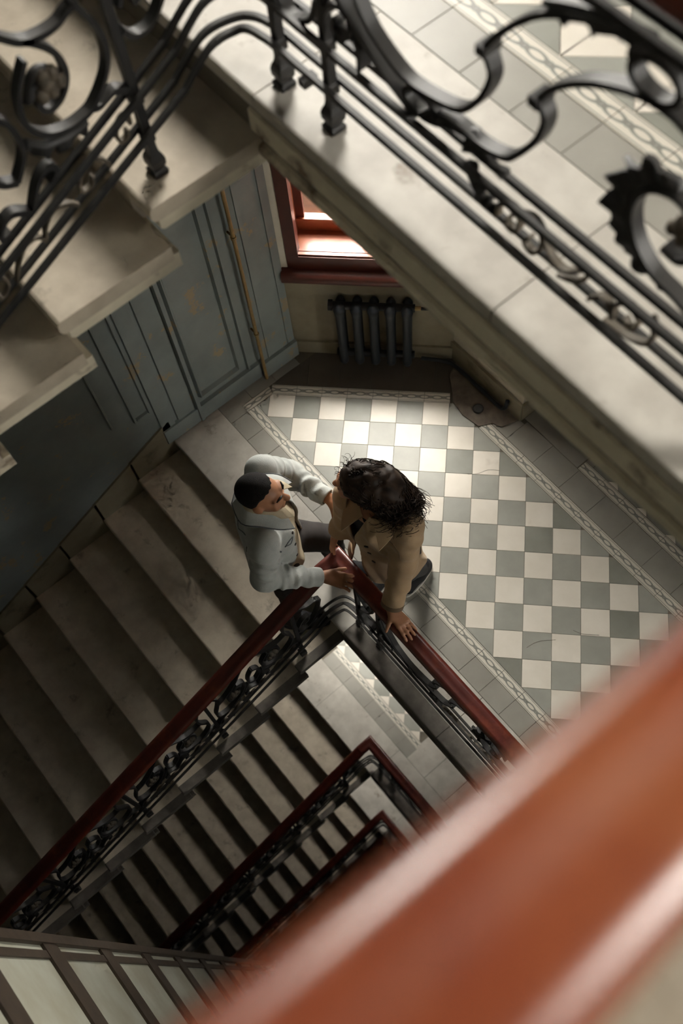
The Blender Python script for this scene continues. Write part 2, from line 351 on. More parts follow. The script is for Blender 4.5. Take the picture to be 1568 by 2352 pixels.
def chain_tile(a, c, w0_, w1_, zl, fl, rot):
    if c - a < 0.06: return
    b = MB(); L_ = (c - a) / 2 - 0.008; hw = (w1_ - w0_) / 2 - 0.008
    b.box((-L_ * S, -hw * S, -0.04 * S), (L_ * S, hw * S, 0)); o = b.build('border_tile', M['chain'], fl); o.location = W((a + c) / 2, (w0_ + w1_) / 2, zl); return o
def chain_tile_xy(X0, X1, Y0, Y1, zl, fl):
    b = MB(); b.box((-((X1 - X0) / 2 - .008) * S, -((Y1 - Y0) / 2 - .008) * S, -0.04 * S), (((X1 - X0) / 2 - .008) * S, ((Y1 - Y0) / 2 - .008) * S, 0))
    o = b.build('border_tile', M['chain'], fl); u, w = XY((X0 + X1) / 2, (Y0 + Y1) / 2); o.location = W(u, w, zl); o.rotation_euler[2] = math.pi / 4
def chain_tile_uv(u0, u1, w0_, w1_, zl, fl):
    b = MB(); b.box((-((w1_ - w0_) / 2 - .008) * S, -((u1 - u0) / 2 - .008) * S, -0.04 * S), (((w1_ - w0_) / 2 - .008) * S, ((u1 - u0) / 2 - .008) * S, 0))
    o = b.build('border_tile', M['chain'], fl); o.location = W((u0 + u1) / 2, (w0_ + w1_) / 2, zl); o.rotation_euler[2] = math.pi / 2

EDGE0, EDGE1 = -9.03, -8.82
floor0 = landing(0.0, EDGE0, 0.0, (0.0, 0.0, 0), (-5.95, 15.0), 0.2, 15.0, 'middle landing floor, cream and grey checker tiles with chain border, where the couple stand', second=True)
floor1 = landing(H1, EDGE1, 0.47, (0.15, 0.51, 0), (2.0, 13.9), -1.2, 0, 'bright upper landing floor with pale marble edge behind the wrought iron railing', fine=False)
floorL = landing(-HL, EDGE0, 0.15, (0.5, 0.3, 0), (-2.5, 5.0), -3.2, 0, 'lower landing floor glimpsed through the stairwell below the couple', fine=False)
floorB = landing(-2 * HL, EDGE0, 0.15, (0.5, 0.3, 0), (-1.0, 5.0), -4.6, 0, 'lowest pale landing at the bottom of the stairwell', fine=False)
# larger stone flags at the far end of the lower landing
for (a, c, w0_, w1_) in ((4.95, 6.6, -6.9, -4.0), (6.62, 8.4, -6.9, -4.0), (8.42, 10.6, -6.9, -4.0), (10.62, 13.0, -6.9, -4.0)):
    tile_obj([(a, w0_ + .15), (c, w0_ + .15), (c, w1_), (a, w1_)], -HL, 0.04, M['marble'], 'stone_flag', floorL)
# patch of bare cement and a floor drain by the pier
b = MB(); pts = [(-0.35, 0.45), (0.1, 0.12), (0.75, 0.0), (1.5, 0.12), (1.75, 0.6), (2.1, 0.75), (2.35, 1.5), (-1.2, 1.5), (-0.9, 0.8)]
b.prism([tuple(W(p[0], p[1], 0))[:2] for p in pts], 0.002, 0.009); pt = b.build('cement_patch', M['patch'], floor0); pt['label'] = 'rough brown cement patch'
b = MB(); b.lathe([(0.02, 0.008), (0.034, 0.016), (0.026, 0.02), (0.012, 0.012)], 14, tuple(W(0.95, 0.62, 0.0))); b.build('drain_ring', M['iron'], floor0, smooth=True)

# landing edges: moulded fascia between the flights
fprof = [(0.10, -0.30), (0.16, -0.36), (0.16, -0.46), (0.07, -0.50), (0.07, -0.86), (0.13, -0.90), (0.13, -0.97), (0.05, -1.0), (0.02, -1.08), (0.04, -1.17), (0.11, -1.22), (0.11, -1.30), (0.6, -1.30), (0.6, -0.30)]
fprof = [(a, -0.30 + (c + 0.30) * 1.12) for a, c in fprof]
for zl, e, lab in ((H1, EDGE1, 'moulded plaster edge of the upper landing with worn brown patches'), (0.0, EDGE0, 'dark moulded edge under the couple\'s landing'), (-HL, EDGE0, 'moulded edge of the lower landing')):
    o = extrude_u(MB(), [(e + w, zl + z) for w, z in fprof], 4.1, 14.05).build('trim_1', M['fascia'] if zl > 1 else M['shaded_edge']); tag(o, lab, 'moulding', kind='structure')

# stair flights: every stone step is a piece
def step_mesh(r, g, shaded_edge=False):
    """stone tread with rounded nosing and a moulded end; the carcass under it is set back from the end"""
    b = MB(); ue = 3.95 if shaded_edge else 4.3
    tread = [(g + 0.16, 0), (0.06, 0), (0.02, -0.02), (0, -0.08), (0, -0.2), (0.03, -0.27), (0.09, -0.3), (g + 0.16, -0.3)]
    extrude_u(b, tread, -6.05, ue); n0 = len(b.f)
    if shaded_edge: extrude_u(b, tread, ue, 4.3)  # tread end outside the railing, shade painted into its colour
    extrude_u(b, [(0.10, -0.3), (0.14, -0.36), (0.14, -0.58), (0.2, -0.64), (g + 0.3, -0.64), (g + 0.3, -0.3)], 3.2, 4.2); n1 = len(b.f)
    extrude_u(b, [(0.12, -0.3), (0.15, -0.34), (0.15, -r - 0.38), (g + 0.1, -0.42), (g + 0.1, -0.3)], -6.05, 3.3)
    me = b.mesh('step', M['stone']); me.materials.append(M['shaded_edge'] if shaded_edge else M['fascia'])
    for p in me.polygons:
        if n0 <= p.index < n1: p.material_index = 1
    return me
G = 1.97
R_UP, R_LO = H1 / 26, HL / 30
def flight_down(zl, edge, r, n, label, me):
    f = empty('stair_flight', W(0, edge, zl)); tag(f, label, 'stairs', kind='structure')
    for k in range(1, n): inst('step', me, f, W(0, -k * G, -k * r))
    return f
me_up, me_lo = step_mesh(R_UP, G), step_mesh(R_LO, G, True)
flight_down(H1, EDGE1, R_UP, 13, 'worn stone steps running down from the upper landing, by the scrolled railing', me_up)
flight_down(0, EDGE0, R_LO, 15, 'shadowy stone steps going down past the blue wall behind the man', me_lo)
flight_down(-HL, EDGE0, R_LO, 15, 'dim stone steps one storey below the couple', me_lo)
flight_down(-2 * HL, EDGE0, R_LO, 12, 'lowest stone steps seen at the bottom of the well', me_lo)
def flight_up(zl, edge, r, n, label, me):
    f = empty('stair_flight', W(18.2, edge, zl), 0.0); tag(f, label, 'stairs', kind='structure')
    for k in range(1, n): inst('step', me, f, W(0, -(k - 1) * G, k * r), math.pi)
    return f
flight_up(H1, EDGE1, R_UP, 12, 'grey stone steps under the blurred foreground handrail', me_up)

# walls
b = MB(); b.tbox((-7.6, -46, -84), (-5.95, -2.95, 50)); wl = b.build('wall_left', M['blue']); tag(wl, 'peeling blue-grey painted wall along the stairs', 'wall', kind='structure')
def strip(w0_, w1_, z0, z1, out, name='panel_moulding', m='blue', bev=0.03):
    b = MB(); u0 = -5.96
    vs_ = [(u0, w0_, z0), (u0, w1_, z0), (u0, w1_, z1), (u0, w0_, z1), (-5.95 + out, w0_ + bev, z0 + bev), (-5.95 + out, w1_ - bev, z0 + bev), (-5.95 + out, w1_ - bev, z1 - bev), (-5.95 + out, w0_ + bev, z1 - bev)]
    b.add([W(*p) for p in vs_], [(0, 1, 2, 3), (4, 5, 6, 7), (0, 1, 5, 4), (1, 2, 6, 5), (2, 3, 7, 6), (3, 0, 4, 7)]); return b.build(name, M[m], wl)
strip(-4.5, -2.95, 0.0, 22, 0.20, 'pilaster'); strip(-4.56, -2.93, 0.0, 1.0, 0.34, 'pilaster_plinth')
strip(-4.3, -4.2, 1.0, 22, 0.26); strip(-3.35, -3.25, 1.0, 22, 0.26)
# the panelled leaf beside the pipe
strip(-7.72, -7.52, 0.05, 22, 0.24); strip(-7.46, -7.26, 1.35, 22, 0.16, bev=0.08); strip(-5.62, -5.5, 1.45, 22, 0.16, bev=0.05); strip(-5.2, -5.06, 0.95, 22, 0.14)
strip(-7.46, -5.5, 1.35, 1.55, 0.16, bev=0.08); 
strip(-8.55, -7.74, 0.05, 22, 0.09, 'door_stile'); strip(-9.28, -8.66, 0.05, 22, 0.09, 'door_stile')
strip(-9.48, -9.36, 2.55, 22, 0.10); strip(-10.12, -9.98, 2.55, 22, 0.12); strip(-10.0, -9.5, 2.55, 2.72, 0.10); strip(-10.98, -10.86, 3.1, 22, 0.10)
strip(-9.3, -4.56, 0.0, 0.95, 0.16, 'skirting_board')
# sloping skirting beside the steps
for k in range(1, 14):
    b = MB(); w0_ = EDGE0 - k * G; prof = [(w0_, -k * R_LO), (w0_ + G + .1, -k * R_LO), (w0_ + G + .1, -(k - 1) * R_LO + 1.35), (w0_, -k * R_LO + 1.35)]
    extrude_u(b, prof, -5.96, -5.86); b.build('skirting_board', M['olive_base'], wl)
# slanting window wall (one opening per storey)
b = MB(); b.xybox((-7.6, 2.18, -84), (WIN_X0, 4.3, 50)); b.xybox((WIN_X1, 2.18, -84), (0.02, 4.3, 50))
zz = [-84] + [v for zl in sorted(STOREYS) for v in (zl + WIN_Z0, zl + WIN_Z1)] + [50]
for a, c in zip(zz[0::2], zz[1::2]): b.xybox((WIN_X0 - .01, 2.18, a), (WIN_X1 + .01, 4.3, c))
flip = lambda mb: setattr(mb, 'v', [(MIRROR * S - p[0], p[1], p[2]) for p in mb.v])
b2 = MB(); b2.v = list(b.v); b2.f = list(b.f); flip(b2)
o = b2.build('wall_window_right', M['plaster']); tag(o, 'slanting plaster wall with the facing window, beside the corridor', 'wall', kind='structure')
ww = b.build('wall_window', M['plaster']); tag(ww, 'slanting plaster wall holding the red-brown window above the radiator', 'wall', kind='structure')
b = MB(); b.xybox((-6.44, 2.1, 0.0), (0.02, 2.2, 4.7)); b.build('olive_base', M['olive_base'], ww)  # darker olive panel over the wall below the sill
b = MB(); b.xybox((-6.44, 2.12, 3.2), (-5.98, 2.2, 22)); b.build('lit_reveal', M['reveal'], ww)  # strip beside the frame, brightness painted in
b = MB(); b.xybox((-6.5, 2.0, 0.0), (0.0, 2.12, 0.75)); b.build('skirting_board', M['olive_base'], ww)
# pier and back
b = MB(); b.tbox((-1.7, 1.54, -84), (2.3, 9.6, 50)); wb = b.build('wall_back', M['plaster']); tag(wb, 'crumbling plaster pier under the upper landing', 'wall', kind='structure')
b = MB(); b.tbox((-1.65, 1.42, 0), (2.36, 1.56, 1.1)); b.tbox((2.28, 1.5, 0), (2.4, 9.0, 1.1)); b.build('skirting_board', M['olive_base'], wb)
b = MB(); b.tbox((15.9, 1.54, -84), (19.9, 9.6, 50)); o = b.build('wall_pier', M['plaster']); tag(o, 'plaster pier at the other side of the corridor opening', 'wall', kind='structure')
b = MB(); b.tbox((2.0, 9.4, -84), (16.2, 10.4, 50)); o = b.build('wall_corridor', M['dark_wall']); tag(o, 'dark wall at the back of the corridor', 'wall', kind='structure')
b = MB(); b.tbox((24.1, -46, H1), (25.4, -2.95, 50)); o = b.build('wall_right', M['white_wall']); tag(o, 'pale upper wall on the camera side of the stairs', 'wall', kind='structure')
b = MB(); b.tbox((24.1, -46, -84), (25.4, -2.95, H1)); o = b.build('wall_right', M['blue']); tag(o, 'blue lower wall on the camera side of the stairs', 'wall', kind='structure')
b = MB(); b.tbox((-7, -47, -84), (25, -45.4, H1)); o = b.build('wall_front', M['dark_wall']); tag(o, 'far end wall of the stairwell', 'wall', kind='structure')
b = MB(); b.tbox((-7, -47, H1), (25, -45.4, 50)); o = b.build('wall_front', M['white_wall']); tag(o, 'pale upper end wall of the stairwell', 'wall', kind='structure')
b = MB(); b.tbox((-7.6, -47, 49), (25.6, 10, 50.2)); o = b.build('ceiling', M['dark_wall']); tag(o, 'ceiling over the stairwell', 'ceiling', kind='structure')

# ---------------------------------------------------------------- window on each storey
def window(zl, label, n):
    wn = empty('window_%d' % n, W(*XY(-3.2, 2.2), zl)); tag(wn, label, 'window', kind='structure')
    off = wn.location
    def part(name, m, boxes, sm=False):
        b = MB()
        for lo, hi in boxes: b.xybox((lo[0], lo[1], lo[2] + zl), (hi[0], hi[1], hi[2] + zl))
        b.v = [tuple(Vector(p) - off) for p in b.v]; return b.build(name, m, wn)
    X0, X1, Z0, Z1 = WIN_X0, WIN_X1, WIN_Z0, WIN_Z1
    b = MB()
    sp = [(2.35, 5.3), (1.86, 5.3), (1.76, 5.22), (1.72, 5.06), (1.76, 4.86), (1.86, 4.74), (2.0, 4.70), (2.0, 4.62), (2.35, 4.62)]
    nn = len(sp); vs_ = [W(*XY(X, Y), z + zl) for X in (X0 - .3, X1 + .3) for Y, z in sp]
    b.add(vs_, [tuple(range(nn))[::-1], tuple(range(nn, 2 * nn))] + [(i, (i + 1) % nn, nn + (i + 1) % nn, nn + i) for i in range(nn)])
    b.v = [tuple(Vector(p) - off) for p in b.v]; b.build('window_sill', M['frame'], wn, smooth=True, angle=40)
    part('frame_jamb', M['frame'], [((X0 - .06, 2.08, 5.3), (X0 + .36, 2.5, Z1))]); part('frame_jamb', M['frame'], [((X1 - .36, 2.08, 5.3), (X1 + .06, 2.5, Z1))])
    part('frame_rail', M['frame'], [((X0 + .36, 2.08, 5.3), (X1 - .36, 2.45, 5.95))]); part('frame_rail', M['frame'], [((X0 + .36, 2.1, Z1 - .5), (X1 - .36, 2.45, Z1))])
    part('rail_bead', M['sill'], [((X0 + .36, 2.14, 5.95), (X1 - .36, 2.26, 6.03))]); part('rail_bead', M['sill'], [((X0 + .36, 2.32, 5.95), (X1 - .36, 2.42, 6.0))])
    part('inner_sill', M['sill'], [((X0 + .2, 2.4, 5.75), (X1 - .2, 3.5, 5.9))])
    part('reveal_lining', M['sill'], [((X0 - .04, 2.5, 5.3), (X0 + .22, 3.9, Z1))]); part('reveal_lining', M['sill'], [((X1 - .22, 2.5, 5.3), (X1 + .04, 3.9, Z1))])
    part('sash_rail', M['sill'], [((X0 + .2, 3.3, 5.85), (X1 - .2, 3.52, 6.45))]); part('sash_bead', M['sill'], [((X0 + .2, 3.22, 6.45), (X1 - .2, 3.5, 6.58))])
    xm = (X0 + X1) / 2
    part('sash_stile', M['frame'], [((X0 + .2, 3.3, 6.5), (X0 + .5, 3.5, Z1))]); part('sash_stile', M['frame'], [((X1 - .5, 3.3, 6.5), (X1 - .2, 3.5, Z1))]); part('sash_stile', M['frame'], [((xm - .25, 3.25, 6.5), (xm + .25, 3.5, Z1))])
    part('glazing_bar', M['frame'], [((X0 + .5, 3.34, 10.6), (xm - .25, 3.46, 10.8))]); part('glazing_bar', M['frame'], [((xm + .25, 3.34, 10.6), (X1 - .5, 3.46, 10.8))])
    for a, c in ((X0 + .5, xm - .25), (xm + .25, X1 - .5)):
        for z0, z1 in ((6.58, 10.6), (10.8, Z1)): part('pane', M['glass'], [((a, 3.39, z0), (c, 3.41, z1))])
    return wn
for n, (zl, lab) in enumerate(zip(STOREYS, ('window of the upper landing, out of view above', 'red-brown double window with deep sunlit sill above the radiator', 'window of the lower landing', 'window of the lowest landing'))):
    if n < 2: window(zl, lab, n + 1)
# courtyard facade outside
b = MB(); b.xybox((-30, 22, -84), (22, 23, 8)); o = b.build('exterior_facade', M['facade']); tag(o, 'brown courtyard facade seen through the window', 'building', kind='structure')
b = MB(); b.tbox((-8, -47, -84), (25.4, 10.4, -83)); o = b.build('floor', M['dark_wall']); tag(o, 'dark ground floor at the foot of the stairwell', 'floor', kind='structure')

# hairline cracks in a few floor tiles
for pts in ([(2.72, -1.55), (2.95, -1.25), (3.1, -.85), (3.4, -.55)], [(9.0, -4.55), (9.1, -4.1), (9.45, -3.6)], [(9.6, -2.9), (9.9, -2.75), (10.3, -2.35)]):
    MB().tube([W(a, c, 0.0) for a, c in smooth_pts(pts, 5)], .0011, 4).build('crack', M['grout'], floor0)

# ================================================================ wrought-iron balustrades
RAILPROF = [(-.20, -.24), (-.20, -.15), (-.27, -.12), (-.295, -.02), (-.265, .07), (-.20, .12), (-.13, .125), (-.05, .105), (.05, .105), (.13, .125), (.20, .12), (.265, .07), (.295, -.02), (.27, -.12), (.20, -.15), (.20, -.24)]
RAILPROF = [(a * S, h * S) for a, h in RAILPROF]
BARF = [(a * S, h * S) for a, h in ((-.16, -.05), (-.16, .05), (-.085, .05), (-.085, -.05))]; BARB = [(-a, h) for a, h in BARF][::-1]
CHAN = 'pair'
def rail_bars(path, pf):
    mb = MB()
    if pf == 'pair': mb.sweep(path, BARF); mb.sweep(path, BARB)
    else: mb.sweep(path, pf)
    return mb
FLAT = [(-.09 * S, -.04 * S), (-.09 * S, .04 * S), (.09 * S, .04 * S), (.09 * S, -.04 * S)]
U_A, W_LAND, U_B = 3.78, -8.35, 14.42
def baluster_mesh(top):
    b = MB(); pr = [(.17, 0), (.175, .07), (.13, .10), (.13, .13), (.165, .18), (.175, .28), (.15, .36), (.11, .42), (.095, .5), (.092, .62), (.12, .64), (.12, .80), (.092, .82), (.092, 1.32), (.12, 1.34), (.12, 1.5), (.092, 1.52), (.092, top)]
    b.lathe([(r * S, z * S) for r, z in pr], 4); return b.mesh('baluster', M['iron'])
BAL = baluster_mesh(4.55); BAL_LONG = baluster_mesh(5.0)
def leaf(mb, pts, fn, wid, teeth, d=0.07, both=False):
    P = smooth_pts(pts, 8); n = len(P); A, B = [], []
    for i in range(n):
        a0, a1 = P[max(i - 1, 0)], P[min(i + 1, n - 1)]; dx, dy = a1[0] - a0[0], a1[1] - a0[1]; l = math.hypot(dx, dy) or 1; nx, ny = -dy / l, dx / l
        t = i / (n - 1); e = math.sin(math.pi * min(1, t * 1.02)) ** 0.6; saw = (t * teeth) % 1.0; k = wid * e * (0.48 + 0.52 * saw) + math.copysign(0.03, wid)
        A.append((P[i][0] + nx * k, P[i][1] + ny * k)); k2 = k * 0.8 if both else math.copysign(0.04, wid); B.append((P[i][0] - nx * k2, P[i][1] - ny * k2))
    vs_ = []
    for i in range(n):
        bend = 0.05 * math.sin(i * 0.9)
        vs_ += [fn(*A[i], -d / 2 + bend), fn(*A[i], d / 2 + bend), fn(*P[i], d), fn(*B[i], d / 2), fn(*B[i], -d / 2), fn(*P[i], -d)]
    fs = [(i * 6 + j, i * 6 + (j + 1) % 6, (i + 1) * 6 + (j + 1) % 6, (i + 1) * 6 + j) for i in range(n - 1) for j in range(6)] + [tuple(range(6))[::-1], tuple((n - 1) * 6 + j for j in range(6))]
    mb.add(vs_, fs); return mb
def ell(c, rx, ry, n=22, a0=0, a1=2 * math.pi): return [(c[0] + rx * math.cos(a0 + (a1 - a0) * i / n), c[1] + ry * math.sin(a0 + (a1 - a0) * i / n)) for i in range(n + 1)]
def spiral(c, r0, r1, a0, turns, n=44): return [(c[0] + (r0 + (r1 - r0) * (i / n) ** .8) * math.cos(a0 + turns * 2 * math.pi * i / n), c[1] + (r0 + (r1 - r0) * (i / n) ** .8) * math.sin(a0 + turns * 2 * math.pi * i / n)) for i in range(n + 1)]
def berry(mb, fn, c, r, n=7):
    for k in range(n):
        a = 2.4 * k; rr = r * 0.75 * math.sqrt(k / n); q = fn(c[0] + rr * math.cos(a), c[1] + rr * math.sin(a), 0.05)
        mb.lathe([(0.001, -r * S * .45), (r * S * .33, -r * S * .25), (r * S * .4, 0), (r * S * .33, r * S * .25), (0.001, r * S * .45)], 7, tuple(q))
    return mb
FRIEZE = [smooth_pts([(8.82, 1.0), (8.82, 1.15), (8.9, 1.29), (9.07, 1.33), (9.18, 1.2), (9.12, .98), (8.98, .98), (8.99, 1.1)]),
          smooth_pts([(9.12, 1.3), (9.34, 1.42), (9.5, 1.33), (9.55, 1.1), (9.43, .88), (9.29, .94), (9.36, 1.1)]),
          smooth_pts([(9.53, 1.3), (9.73, 1.06), (9.96, 1.05), (10.2, 1.3), (10.24, 1.2), (10.1, 1.0), (9.85, .88)]),
          smooth_pts([(10.33, .9), (10.47, 1.1), (10.62, 1.08), (10.7, .92), (10.68, 1.15), (10.85, 1.33), (11.03, 1.2), (10.95, 1.0), (10.84, 1.08)]),
          smooth_pts([(11.15, 1.42), (11.25, 1.2), (11.18, .95), (10.9, .82), (10.6, .8)])]
LAND = dict(
 bars=[smooth_pts([(5.78, 4.3), (5.9, 3.7), (6.15, 2.95), (6.41, 2.51), (6.63, 2.25), (6.99, 2.05), (7.31, 1.97), (7.77, 2.04), (8.11, 2.16), (8.3, 2.34), (8.47, 2.62), (8.56, 2.91), (8.51, 3.07), (8.43, 3.19)]),
       smooth_pts([(8.43, 3.18), (8.52, 3.35), (8.66, 3.55), (8.91, 3.84), (9.15, 4.05), (9.44, 4.22), (9.75, 4.34), (10.05, 4.42)]),
       smooth_pts([(5.76, 3.3), (5.88, 2.65), (6.08, 2.31), (6.34, 2.1), (6.76, 1.82), (7.19, 1.63), (7.4, 1.5)]),
       smooth_pts([(7.5, 1.62), (7.7, 1.82), (8.06, 1.91), (8.5, 1.91), (8.87, 2.02), (9.06, 2.23), (9.26, 2.57), (9.34, 2.86), (9.3, 3.0), (9.2, 3.07)]),
       smooth_pts([(9.2, 3.06), (9.39, 3.36), (9.7, 3.64), (10.01, 3.82), (10.31, 3.94), (10.56, 3.98), (10.78, 3.97), (11.1, 3.85), (11.4, 3.6), (11.62, 3.2)]),
       smooth_pts([(12.3, 2.05), (11.9, 1.85), (11.37, 2.0), (11.0, 2.08), (10.72, 2.3), (10.58, 2.6), (10.6, 2.9), (10.78, 3.12), (11.05, 3.18), (11.3, 3.02), (11.4, 2.75), (11.25, 2.5), (11.02, 2.5)]),
       smooth_pts([(12.35, 3.9), (12.1, 3.2), (11.95, 2.7), (12.1, 2.3), (12.3, 2.05)]),
       ell((10.46, 4.19), .28, .19), ell((7.5, 1.79), .28, .16),
       smooth_pts([(4.66, 1.9), (4.8, 1.6), (5.0, 1.48), (5.28, 1.55), (5.49, 1.73), (5.6, 2.05)]), smooth_pts([(5.75, 1.95), (5.85, 2.12), (6.05, 2.24), (6.22, 2.16), (6.24, 1.98), (6.1, 1.82), (5.93, 1.85), (5.95, 2.0)]),
       smooth_pts([(6.24, 2.0), (6.38, 1.84), (6.39, 1.55)]),
       smooth_pts([(4.66, 4.3), (4.75, 3.6), (5.1, 3.0), (5.45, 3.3), (5.3, 3.8), (5.05, 3.6)]), smooth_pts([(5.55, 4.3), (5.5, 3.6), (5.2, 2.7), (4.8, 2.2), (4.66, 1.9)]),
       smooth_pts([(12.45, 4.2), (12.9, 3.6), (13.3, 2.8), (12.9, 2.1), (12.6, 1.7)]), smooth_pts([(13.4, 4.2), (13.1, 3.4), (12.7, 2.7), (13.0, 2.0), (13.4, 1.7)])],
 leaves=[([(11.0, 3.22), (10.74, 3.14), (10.54, 2.92), (10.5, 2.62), (10.62, 2.32), (10.86, 2.12), (11.2, 2.0)], -.34, 9), ([(9.1, 4.12), (9.5, 4.3), (9.9, 4.42), (10.3, 4.5)], -.2, 4), ([(7.7, 1.62), (8.0, 1.78), (8.35, 1.86), (8.6, 1.8)], .1, 4), ([(8.2, 1.6), (8.45, 1.72), (8.85, 1.66)], .16, 3), ([(8.25, 1.42), (8.4, 1.2), (8.6, 1.02), (8.8, 1.0)], .2, 4)],
 berries=[((11.12, 2.72), .2), ((9.0, 1.15), .06)])
MIRF = lambda pts, c: [(2 * c - a, h) for a, h in pts]
FL_HALF = dict(
 bars=[smooth_pts([(-1.72, 4.2), (-1.9, 3.6), (-1.83, 3.09), (-1.66, 2.6), (-1.63, 2.24), (-1.71, 2.0), (-1.87, 1.85), (-2.06, 1.76), (-2.22, 1.77), (-2.49, 1.88), (-2.78, 2.12), (-2.98, 2.5), (-2.93, 2.92), (-2.68, 3.2)]),
       smooth_pts([(-1.86, 3.12), (-1.98, 3.14), (-2.14, 3.14), (-2.39, 3.25), (-2.66, 3.46), (-3.0, 3.95), (-3.3, 4.3)]),
       smooth_pts([(-2.62, 3.42), (-2.52, 3.3), (-2.35, 3.03), (-2.25, 2.77), (-2.25, 2.5), (-2.38, 2.34), (-2.58, 2.34), (-2.72, 2.5), (-2.66, 2.72)]),
       smooth_pts([(-1.52, 1.42), (-1.7, 1.62), (-1.95, 1.66), (-2.06, 1.74)]),
       smooth_pts([(-3.4, 1.4), (-3.15, 1.7), (-2.95, 1.72), (-2.85, 1.58), (-3.0, 1.48)]), smooth_pts([(-3.4, 2.0), (-3.15, 2.3), (-3.2, 2.8), (-3.4, 3.1)])],
 leaves=[([(-2.2, 1.62), (-2.5, 1.74), (-2.85, 1.98), (-3.08, 2.3)], .16, 6), ([(-2.42, 2.42), (-2.42, 2.75), (-2.65, 2.95), (-2.85, 2.7)], .18, 5)], berries=[((-2.50, 2.64), .26)])
FL_FR = [smooth_pts([(-1.62, .92), (-1.62, 1.06), (-1.72, 1.14), (-1.86, 1.04), (-1.84, .84), (-1.72, .8), (-1.7, .9)]), smooth_pts([(-2.1, .7), (-2.2, .95), (-2.38, 1.12), (-2.6, 1.02), (-2.62, .82), (-2.46, .74), (-2.4, .86)]), smooth_pts([(-2.75, .7), (-2.9, .92), (-3.1, 1.06), (-3.3, .98), (-3.4, .78)])]

def landing_balustrade(edge, slope, label, top, name='balustrade'):
    """origin at floor level; from the left flight corner to the right flight corner"""
    root = empty(name); tag(root, label, 'railing')
    fn = lambda a, h, off: W(a, W_LAND + off, h)
    corner = lambda h0, h1: [W(U_A, edge - .75, h0 - slope * .75), W(U_A, edge - .2, h0 + (h1 - h0) * .25), W(U_A + .08, W_LAND - .25, h0 + (h1 - h0) * .6), W(U_A + .3, W_LAND - .06, h0 + (h1 - h0) * .85), W(U_A + .75, W_LAND, h1)]
    cornerB = lambda h1: [W(U_B - .75, W_LAND, h1), W(U_B - .3, W_LAND - .06, h1 + .1), W(U_B - .06, W_LAND - .3, h1 + .3), W(U_B, edge - .1, h1 + .55)]
    for nm, h0, h1, pf in (('lower_rail', .58, .80, CHAN), ('upper_rail', 1.24, 1.50, CHAN), ('top_bar', 4.4, 4.58, CHAN)):
        rail_bars(smooth_pts(corner(h0, h1), 5)[:-1] + [W(U_A + .75, W_LAND, h1)] + smooth_pts(cornerB(h1), 5), pf).build(nm, M['iron'], root)
    hr = [W(U_A, edge - .05, 4.78), W(U_A, W_LAND, top), W(U_B, W_LAND, top), W(U_B, edge + .1, 5.3)]
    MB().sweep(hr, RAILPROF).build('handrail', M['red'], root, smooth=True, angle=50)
    for u in (4.57, 5.67, 12.5, 13.6): inst('baluster', BAL, root, W(u, W_LAND, 0))
    for pts in LAND['bars']: MB().ribbon(pts, fn, .072, .17).build('scroll', M['iron'], root)
    for sh in (0,):
        for pts in FRIEZE: MB().ribbon([(a + sh, h) for a, h in pts], fn, .042, .10).build('frieze_scroll', M['bronze'], root)
    for pts, wd, t in LAND['leaves']: leaf(MB(), pts, fn, wd, t).build('leaf', M['iron'], root)
    for c, r in LAND['berries']: berry(MB(), fn, c, r).build('rosette', M['bronze'], root, smooth=True)
    for (a, h) in ((8.43, 3.19), (9.2, 3.07), (10.22, 4.34), (6.24, 2.0), (5.17, .5)):
        MB().box((a - .07, h - .06, -.12), (a + .07, h + .06, .12), lambda x, y, z: fn(x, y, z)).build('collar', M['iron'], root)
    return root
